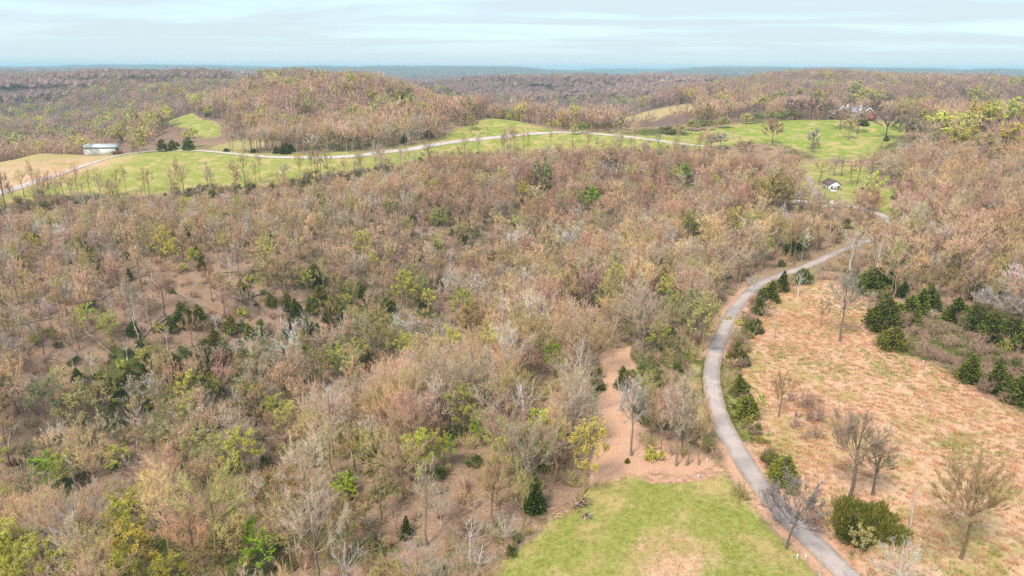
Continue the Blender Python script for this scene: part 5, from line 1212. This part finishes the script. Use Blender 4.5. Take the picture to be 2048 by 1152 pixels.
def scatter(name, kind, X, Y, Z, rot, scl, idx, tnt, label, structure='stuff'):
    n = len(X)
    if not n: return
    col = bpy.data.collections.new(name + '_shapes')
    for i, sh in enumerate(SHAPES[kind]): col.objects.link(bpy.data.objects.new('%s_shape_%02d' % (name, i), sh['j']))
    me = bpy.data.meshes.new(name); me.vertices.add(n)
    me.vertices.foreach_set('co', np.stack([X, Y, Z], -1).astype(np.float32).ravel())
    for nm, ty, fld, arr in (('rot', 'FLOAT', 'value', np.asarray(rot, np.float32)), ('scl', 'FLOAT_VECTOR', 'vector', np.asarray(scl, np.float32).ravel()), ('pick', 'INT', 'value', np.asarray(idx, np.int32)), ('tint', 'FLOAT_VECTOR', 'vector', np.asarray(tnt, np.float32).ravel())):
        a = me.attributes.new(nm, ty, 'POINT'); a.data.foreach_set(fld, arr)
    o = obj(name, me); o['kind'] = structure; o['label'] = label
    ng = bpy.data.node_groups.new(name + '_scatter', 'GeometryNodeTree')
    ng.interface.new_socket('Geometry', in_out='INPUT', socket_type='NodeSocketGeometry'); ng.interface.new_socket('Geometry', in_out='OUTPUT', socket_type='NodeSocketGeometry')
    gi = N(ng, 'NodeGroupInput'); go = N(ng, 'NodeGroupOutput')
    ci = N(ng, 'GeometryNodeCollectionInfo'); ci.inputs['Collection'].default_value = col; ci.inputs['Separate Children'].default_value = True; ci.inputs['Reset Children'].default_value = True
    ip = N(ng, 'GeometryNodeInstanceOnPoints'); ip.inputs['Pick Instance'].default_value = True
    def attr(nm, ty):
        a = N(ng, 'GeometryNodeInputNamedAttribute'); a.data_type = ty; a.inputs['Name'].default_value = nm; return a.outputs['Attribute']
    L(ng, gi.outputs[0], ip.inputs['Points']); L(ng, ci.outputs[0], ip.inputs['Instance']); L(ng, attr('pick', 'INT'), ip.inputs['Instance Index'])
    cx = N(ng, 'ShaderNodeCombineXYZ'); L(ng, attr('rot', 'FLOAT'), cx.inputs[2]); L(ng, cx.outputs[0], ip.inputs['Rotation']); L(ng, attr('scl', 'FLOAT_VECTOR'), ip.inputs['Scale'])
    L(ng, ip.outputs[0], go.inputs[0])
    md = o.modifiers.new('scatter', 'NODES'); md.node_group = ng
    return o
rest = {}
for t in T:
    if not t.get('single'): rest.setdefault(t['shape'], []).append(t)
WNAME = {'bare': ('near_woods', 'bare grey and tan woods closing round the ravine'), 'bare_mid': ('slope_woods', 'bare woods over the slopes below the ridge pasture'), 'bare_far': ('hill_woods', 'purple-brown bare woods on the hills behind the pasture'), 'leafing': ('near_leafing_woods', 'scattered trees in first leaf inside the woods'), 'leafing_far': ('hill_leafing_woods', 'yellow-green trees scattered through the hill woods'), 'pale': ('pale_woods', 'pale bare stems scattered through the woods'), 'young': ('sapling_undergrowth', 'saplings filling the woods'), 'cedar': ('cedar_woods', 'small cedars scattered through the woods')}
for sname, v in rest.items():
    nm, lb = WNAME.get(sname, (sname + '_woods', 'woods'))
    scatter(nm, sname, np.array([t['x'] for t in v]), np.array([t['y'] for t in v]), np.array([t['z'] for t in v]), [t['rot'] for t in v], [(t['sx'], t['sx'], t['sz']) for t in v], [t['idx'] for t in v], [t['tint'] for t in v], lb)
print('TREES', {k: (sum(1 for t in T if t['kind'] == k), sum(1 for t in T if t['kind'] == k and t['single'])) for k in LIMIT}, len(T), 'rest', {k: len(v) for k, v in rest.items()})

# woods to the horizon
px_, py_, pz_, pr_, ps_, pi_, pt_ = [], [], [], [], [], [], []
for d0, d1, sp in ((1230, 3200, 46), (3200, 7500, 84), (7500, 9200, 120)):
    x, y = scatter_xy(d0, d1, sp, 0.74); z = height(x, y); k = in_sight(x, y, z + 20, 4.0); x, y, z = x[k], y[k], z[k]
    s = sp / 50.0
    px_.append(x); py_.append(y); pz_.append(z); n = len(x); pr_.append(rng.uniform(0, 6.28, n)); sc = np.stack([np.full(n, s * 1.15)] * 2 + [np.full(n, min(s, 1.45) * 0.95) * rng.uniform(0.85, 1.15, n)], -1); ps_.append(sc); pi_.append(rng.integers(0, 5, n))
    nz = fbm(x / 500, y / 700, 201, 3); base = np.array(TW['purple-brown']) * 1.25
    evg_haze = sstep(2200, 4200, np.hypot(x, y))[:, None]  # evergreen share by distance; its lightened tint also stands in for haze
    c = base[None] * (1 + nz[:, None] * 0.8) * (1 + rng.normal(0, 0.12, (n, 1)))
    g_ = sstep(0.08, 0.22, nz + rng.normal(0, 0.05, n))[:, None]
    c = c * (1 - 0.6 * g_) + np.array([0.30, 0.29, 0.10])[None] * 0.6 * g_
    c = c * (1 - 0.5 * evg_haze) + np.array([0.15, 0.19, 0.15])[None] * 0.5 * evg_haze
    pt_.append(np.clip(c, 0.01, 0.8))
scatter('far_woods', 'patch', *[np.concatenate(q) for q in (px_, py_, pz_, pr_, ps_, pi_, pt_)], 'wooded ridges fading to blue at the horizon')
print('PATCHES', sum(len(q) for q in px_))

# ------------------------------------------------------------------ undergrowth, brush, grass
ZC = EDGE_CLEAR
x, y = scatter_xy(44, 330, 3.0); z = height(x, y); zn, px, py = zones(x, y, z)
scrub = inpoly(px, py, [(1565,790),(1640,800),(1668,850),(1650,890),(1590,885),(1570,840)])
zn['clearing'] &= (px < 1268) | (py > 925)
inwood = ~np.any([zn[n] for n in ZC], 0) & (near_line(x, y, ROAD, 3) > 3.6) & (px > -400) & (px < 2600) & (py < 1400)
brushz = inpoly(px, py, [(1740,690),(1800,640),(1900,640),(2100,690),(2600,800),(2600,980),(2300,940),(2048,830),(1960,790),(1880,735)])
scrub = inpoly(px, py, [(1565,790),(1640,800),(1668,850),(1650,890),(1590,885),(1570,840)])
verge = inpoly(px, py, [(1440,700),(1475,640),(1500,600),(1545,560),(1600,545),(1560,600),(1510,660),(1485,740),(1495,840),(1530,915),(1610,1010),(1700,1110),(1680,1140),(1600,1060),(1520,960),(1470,860),(1440,780)])
moss = np.exp(-(((px - 75) / 150) ** 2 + ((py - 990) / 90) ** 2)) + np.exp(-(((px - 400) / 200) ** 2 + ((py - 760) / 90) ** 2)) + np.exp(-(((px - 1100) / 250) ** 2 + ((py - 420) / 70) ** 2))
pk = rng.random(len(x)) < np.where(brushz, 1.0, np.where(verge, 1.0, 0.62)); k = (inwood & pk) | (scrub & (rng.random(len(x)) < 0.9))
k |= (verge & (near_line(x, y, ROAD, 3) > 2.7) & (rng.random(len(x)) < 0.85)); brushz |= scrub
x2, y2, z2_, b2, v2, m2_ = x[k], y[k], z[k], brushz[k], verge[k], moss[k]; n = len(x2)
leafy = rng.random(n) < np.where(b2, 0.03, np.where(v2, 0.2, 0.12 + 0.55 * np.clip(m2_, 0, 1)))
idx = np.where(leafy, rng.integers(3, 5, n), rng.integers(0, 3, n))
pal = np.array([TW['tan'], TW['pinkish'], TW['grey'], TW['olive-tan'], TW['reddish brown']]); tn = pal[rng.integers(0, 5, n)]
tn = np.where(b2[:, None], np.array([[0.42, 0.265, 0.20]]), tn)
lf = np.array([LV['grey-green'], LV['yellow-green'], (0.12, 0.165, 0.03)])[rng.choice(3, n, p=[0.25, 0.15, 0.6])]
tn = np.where(leafy[:, None], lf, tn) * (1 + rng.normal(0, 0.1, (n, 1))); sc = rng.uniform(0.6, 1.35, n)
scatter('undergrowth', 'brush', x2, y2, z2_, rng.uniform(0, 6.28, n), np.stack([sc, sc, sc * rng.uniform(0.8, 1.2, n)], -1), idx, tn, 'twiggy undergrowth and brush on the woodland floor')
print('SHRUBS', n)
x, y = scatter_xy(44, 230, 1.25); rdv = near_line(x, y, ROAD, 2); k = (rdv > 2.5) & (rdv < 9); x, y, rdv = x[k], y[k], rdv[k]; z = height(x, y); px, py = project(x, y, z)
k = inpoly(px, py, [(1440,720),(1470,640),(1500,595),(1545,556),(1570,575),(1530,620),(1505,665),(1490,740),(1505,830),(1545,905),(1615,990),(1690,1080),(1760,1180),(1760,1300),(1640,1100),(1560,1010),(1500,920),(1465,860),(1440,780)]) & (rng.random(len(x)) < 0.55 + 1.3 * fbm(x / 6, y / 6, 241, 2))
x, y, z, rdv = x[k], y[k], z[k], rdv[k]; n = len(x); leafy = rng.random(n) < 0.26; idx = np.where(leafy, rng.integers(3, 5, n), rng.integers(0, 3, n))
tn = np.array([(0.27, 0.185, 0.13), (0.34, 0.22, 0.16), (0.30, 0.235, 0.13)])[rng.integers(0, 3, n)]; tn = np.where(leafy[:, None], np.array([(0.20, 0.24, 0.04), (0.42, 0.38, 0.08), (0.13, 0.17, 0.03)])[rng.integers(0, 3, n)], tn) * (1 + rng.normal(0, 0.12, (n, 1))); sc = rng.uniform(0.45, 1.0, n) * np.clip(rdv / 5.5, 0.4, 0.9)
scatter('verge_brush', 'brush', x, y, z, rng.uniform(0, 6.28, n), np.stack([sc, sc, sc], -1), idx, tn, 'brown and green brush lining the field side of the road'); print('VERGE', n)
ex = np.concatenate([rng.uniform(0, 1430, 420)]); ey = np.interp(ex, FRx, FRy) + rng.normal(8, 7, len(ex)); q = np.array([pick(a, b) for a, b in zip(ex[::2], ey[::2])]); q = np.repeat(q, 2, 0) + np.c_[rng.normal(0, 2.5, (len(q) * 2, 2)), np.zeros(len(q) * 2)]; z = height(q[:, 0], q[:, 1]); n = len(q); sc = rng.uniform(0.6, 1.7, n)
leafy = rng.random(n) < 0.2; tn = np.where(leafy[:, None], np.array([[0.2, 0.22, 0.05]]), pal[rng.integers(0, 5, n)] * 0.85)
scatter('field_edge_brush', 'brush', q[:, 0], q[:, 1], z, rng.uniform(0, 6.28, n), np.stack([sc, sc, sc], -1), np.where(leafy, rng.integers(3, 5, n), rng.integers(0, 3, n)), tn, 'scrubby brush along the lower edge of the ridge pasture')
x, y = scatter_xy(44, 280, 4.6); z = height(x, y); zn, px, py = zones(x, y, z)
k = ~np.any([zn[q] for q in ZC if q != 'clearing'], 0) & (near_line(x, y, ROAD, 3) > 4.5) & (px > -400) & (px < 2600) & (py < 1400) & ~(zn['clearing'] & (rng.random(len(x)) < 0.75)); x, y, z = x[k], y[k], z[k]; n = len(x)
scatter('fallen_twigs_litter', 'sticks', x, y, z, rng.uniform(0, 6.28, n), np.full((n, 3), 1.0), rng.integers(0, 3, n), pal[rng.integers(0, 4, n)] * 1.15, 'fallen sticks strewn over the woodland floor')
x, y = scatter_xy(42, 215, 0.80); z = height(x, y); k = z > -4; x, y, z = x[k], y[k], z[k]; zn, px, py = zones(x, y, z, True)
k = zn['sedge'] & (px < 2500) & (py < 1400); lawn = zn['lawn'] & (py < 1230) & (px > 930)
den = 0.75 + 1.4 * fbm(x / 9, y / 9, 211, 2); kk = k & (rng.random(len(x)) < den)
xx, yy, zz_ = x[kk], y[kk], z[kk]; n = len(xx); sc = rng.uniform(0.6, 1.25, n)
gp = fbm(xx / 14 + 9, yy / 14, 231, 2)[:, None]
tn = np.where(rng.random((n, 1)) < 0.08 + np.clip(gp * 2.4, 0, 0.6), np.array([[0.38, 0.36, 0.11]]), np.where(rng.random((n, 1)) < 0.28, np.array([[0.76, 0.50, 0.335]]), np.array([[0.74, 0.385, 0.22]]))) * (1 + rng.normal(0, 0.10, (n, 1)))
scatter('broom_grass', 'broom', xx, yy, zz_, rng.normal(0.6, 0.8, n), np.stack([sc, sc, sc], -1), rng.integers(0, 3, n), np.clip(tn, 0, 0.85), 'dry orange broom grass lying in tufts'); print('BROOM', n)
xx, yy, zz_ = x[lawn], y[lawn], z[lawn]
xx = np.concatenate([xx + rng.uniform(-.4, .4, len(xx)) for _ in range(2)]); yy = np.concatenate([yy + rng.uniform(-.4, .4, len(yy)) for _ in range(2)]); zz_ = height(xx, yy); n = len(xx); sc = rng.uniform(0.7, 1.5, n)
nn_ = fbm(xx / 6, yy / 6, 221, 2)[:, None]
tn = np.where(rng.random((n, 1)) < 0.38 + nn_ * 1.6, np.array([[0.60, 0.43, 0.21]]), np.array([[0.34, 0.315, 0.065]])) * (1 + rng.normal(0, 0.15, (n, 1)))
scatter('lawn_grass', 'turf', xx, yy, zz_, rng.uniform(0, 6.28, n), np.stack([sc, sc, sc], -1), rng.integers(0, 2, n), np.clip(tn, 0, 0.85), 'spring grass and straw on the near lawn'); print('TURF', n)

# the green thicket and brush clumps that read as bushes of their own
for i, (px, py, wpx, hpx, tn, lab) in enumerate(((1742,1070,130,110,(0.21,0.20,0.035),'big rounded green thicket under the large forking bare tree'),(1790,1085,70,50,(0.25,0.24,0.045),'low olive green bush at the foot of the large thicket'),(1720,1090,60,60,(0.13,0.15,0.03),'dark green bush at the road side of the large thicket'),(1545,930,34,40,(0.24,0.22,0.07),'olive verge bush just above the single roadside cedar'))):
    x, y, z = pick(px, py); kq = scale_at(x, y, z); w = wpx / kq; h = hpx / kq * 0.32; w *= 0.95
    t = thing('green_bush', (x, y + w * 0.25, float(height(np.array([x]), np.array([y + w * 0.25]))[0])), lab, 'bush', 'green bushes beside the road')
    r = np.random.default_rng(400 + i); g = Geo(); n = 4200 if i == 0 else 1600; th = r.uniform(0, 6.28, n); el = np.arcsin(r.uniform(0, 1, n)); lob = 1 + 0.18 * np.sin(th * 4 + i) + 0.14 * np.sin(th * 7 + el * 6)
    rr = r.uniform(0.6, 1.03, n) * lob; P_ = np.stack([np.cos(th) * np.cos(el) * rr * w / 2, np.sin(th) * np.cos(el) * rr * w / 2, np.sin(el) * rr * h], -1)
    kites(g, P_, unit(P_ / np.array([w, w, h]) * 0.6 + np.array([0, 0, 0.9]) + r.normal(0, 0.3, (n, 3))), r.uniform(0.45, 1.1, n), 0.075, 0, r); c = part('foliage', g, M['blade'], t); c['tint'] = list(tn)
    for q in range(5):
        a = q * 1.26; part('stem', one(lambda g: tube(g, [(0, 0, -0.1), (math.cos(a) * w * 0.12, math.sin(a) * w * 0.12, h * 0.45), (math.cos(a) * w * 0.25, math.sin(a) * w * 0.25, h * 0.8)], [0.05, 0.04, 0.02], 5)), M['fixtrunk'], t)

# fallen trunks on the slope facing us
FL = [(375,600,30,-20),(520,590,40,35),(330,640,36,60),(300,660,40,75),(240,575,44,70),(460,720,40,80),(700,500,30,-30),(640,600,40,30),(130,560,36,40),(60,530,30,-15),(420,740,40,60),(560,690,50,-10),(690,720,40,-20),(1020,650,40,20),(200,690,36,-25),(90,640,40,30),(540,500,30,45),(770,520,26,-40),(480,545,28,15),(150,760,40,-60),(1130,880,50,10),(560,880,36,-15),(280,600,30,10),(820,470,26,20)]
for i, (px, py, lp, an) in enumerate(FL):
    x, y, z = pick(px, py); kq = scale_at(x, y, z); ln = lp * 2.2 / kq
    q = np.array([px, py]) - LMK_A; j = int(np.argmin(np.hypot(q[:, 0], q[:, 1] * 1.6)))
    dr = ('right of' if q[j][0] > 0 else 'left of') if abs(q[j][0]) > abs(q[j][1]) * 1.3 else ('behind' if q[j][1] < 0 else 'in front of')
    lab = 'fallen pale trunk lying %s %s %s' % ('flat on the ground' if abs(an) < 13 else 'crosswise' if abs(an) < 18 else ('steeply upslope' if an > 65 else 'upslope' if an > 50 else ('slantwise' if an > 0 else 'steeply backslanted' if an < -45 else 'backslanted' if an < -22 else 'slightly backslanted')), dr, LMK[j][2])
    a = R(an) * 1.0; dv = np.array([math.cos(a), math.sin(a)]); t = thing('fallen_log', (x, y, z), lab, 'log', 'fallen trunks in the woods')
    ss = np.linspace(-0.5, 0.5, 6); LX, LY = x + dv[0] * ss * ln, y + dv[1] * ss * ln; LZ = height(LX, LY) + 0.28 - z + np.linspace(0.0, 0.5, 6)
    P_ = np.stack([dv[0] * ss * ln, dv[1] * ss * ln, LZ], -1); g = Geo(); tube(g, P_, np.linspace(0.24, 0.08, 6), 6); part('trunk', g, M['deadwood'], t)
    for b in range(3):
        s_ = P_[2 + b]; e_ = s_ + np.array([dv[0] * 0.8 + rng.normal(0, 0.6), dv[1] * 0.8 + rng.normal(0, 0.6), rng.uniform(0.3, 1.2)]) * 1.3
        g = Geo(); tube(g, [s_, (s_ + e_) / 2 + [0, 0, 0.1], e_], [0.08, 0.06, 0.03], 4); part('branch', g, M['deadwood'], t)
# heap of uprooted limbs at the lawn edge
for px, py, lab, n, sz in ((1160,1012,'heap of uprooted limbs at the lawn edge under the leaning yellow tree',16,2.3),(1170,1036,'small grey brush heap on the lawn below the uprooted limbs',9,1.3)):
    x, y, z = pick(px, py); t = thing('brush_heap', (x, y, z), lab, 'brush heap'); r = np.random.default_rng(int(px))
    for i in range(n):
        a = r.uniform(0, 6.28); e = np.array([math.cos(a) * sz * r.uniform(0.5, 1), math.sin(a) * sz * r.uniform(0.5, 1), r.uniform(0.2, 1.3) * sz * 0.6]); s_ = np.array([r.normal(0, 0.3), r.normal(0, 0.3), 0.05])
        mid = (s_ + e) / 2 + r.normal(0, 0.15, 3) + [0, 0, 0.3 * sz]; g = Geo(); tube(g, [s_, mid, e], [0.11, 0.08, 0.03], 5); part('limb', g, M['deadwood'] if i % 3 else M['fixtrunk'], t)

# ------------------------------------------------------------------ the air
HAZE = 1.55e-4
m, t = mat('hazy_air'); pv = N(t, 'ShaderNodeVolumePrincipled'); pv.inputs['Density'].default_value = HAZE; pv.inputs['Color'].default_value = (0.48, 0.80, 0.95, 1); pv.inputs['Anisotropy'].default_value = 0.0
o_ = N(t, 'ShaderNodeOutputMaterial'); L(t, pv.outputs[0], o_.inputs['Volume'])
g = Geo(); top = float(max(gz.max() + 20, 79)); bot = float(gz.min() - 2); box(g, (0, 0, (top + bot) / 2), (19200, 19200, top - bot)); hz = obj('haze', g.mesh('haze', [m])); hz['kind'] = 'stuff'; hz['label'] = 'thin blue haze over the hills'
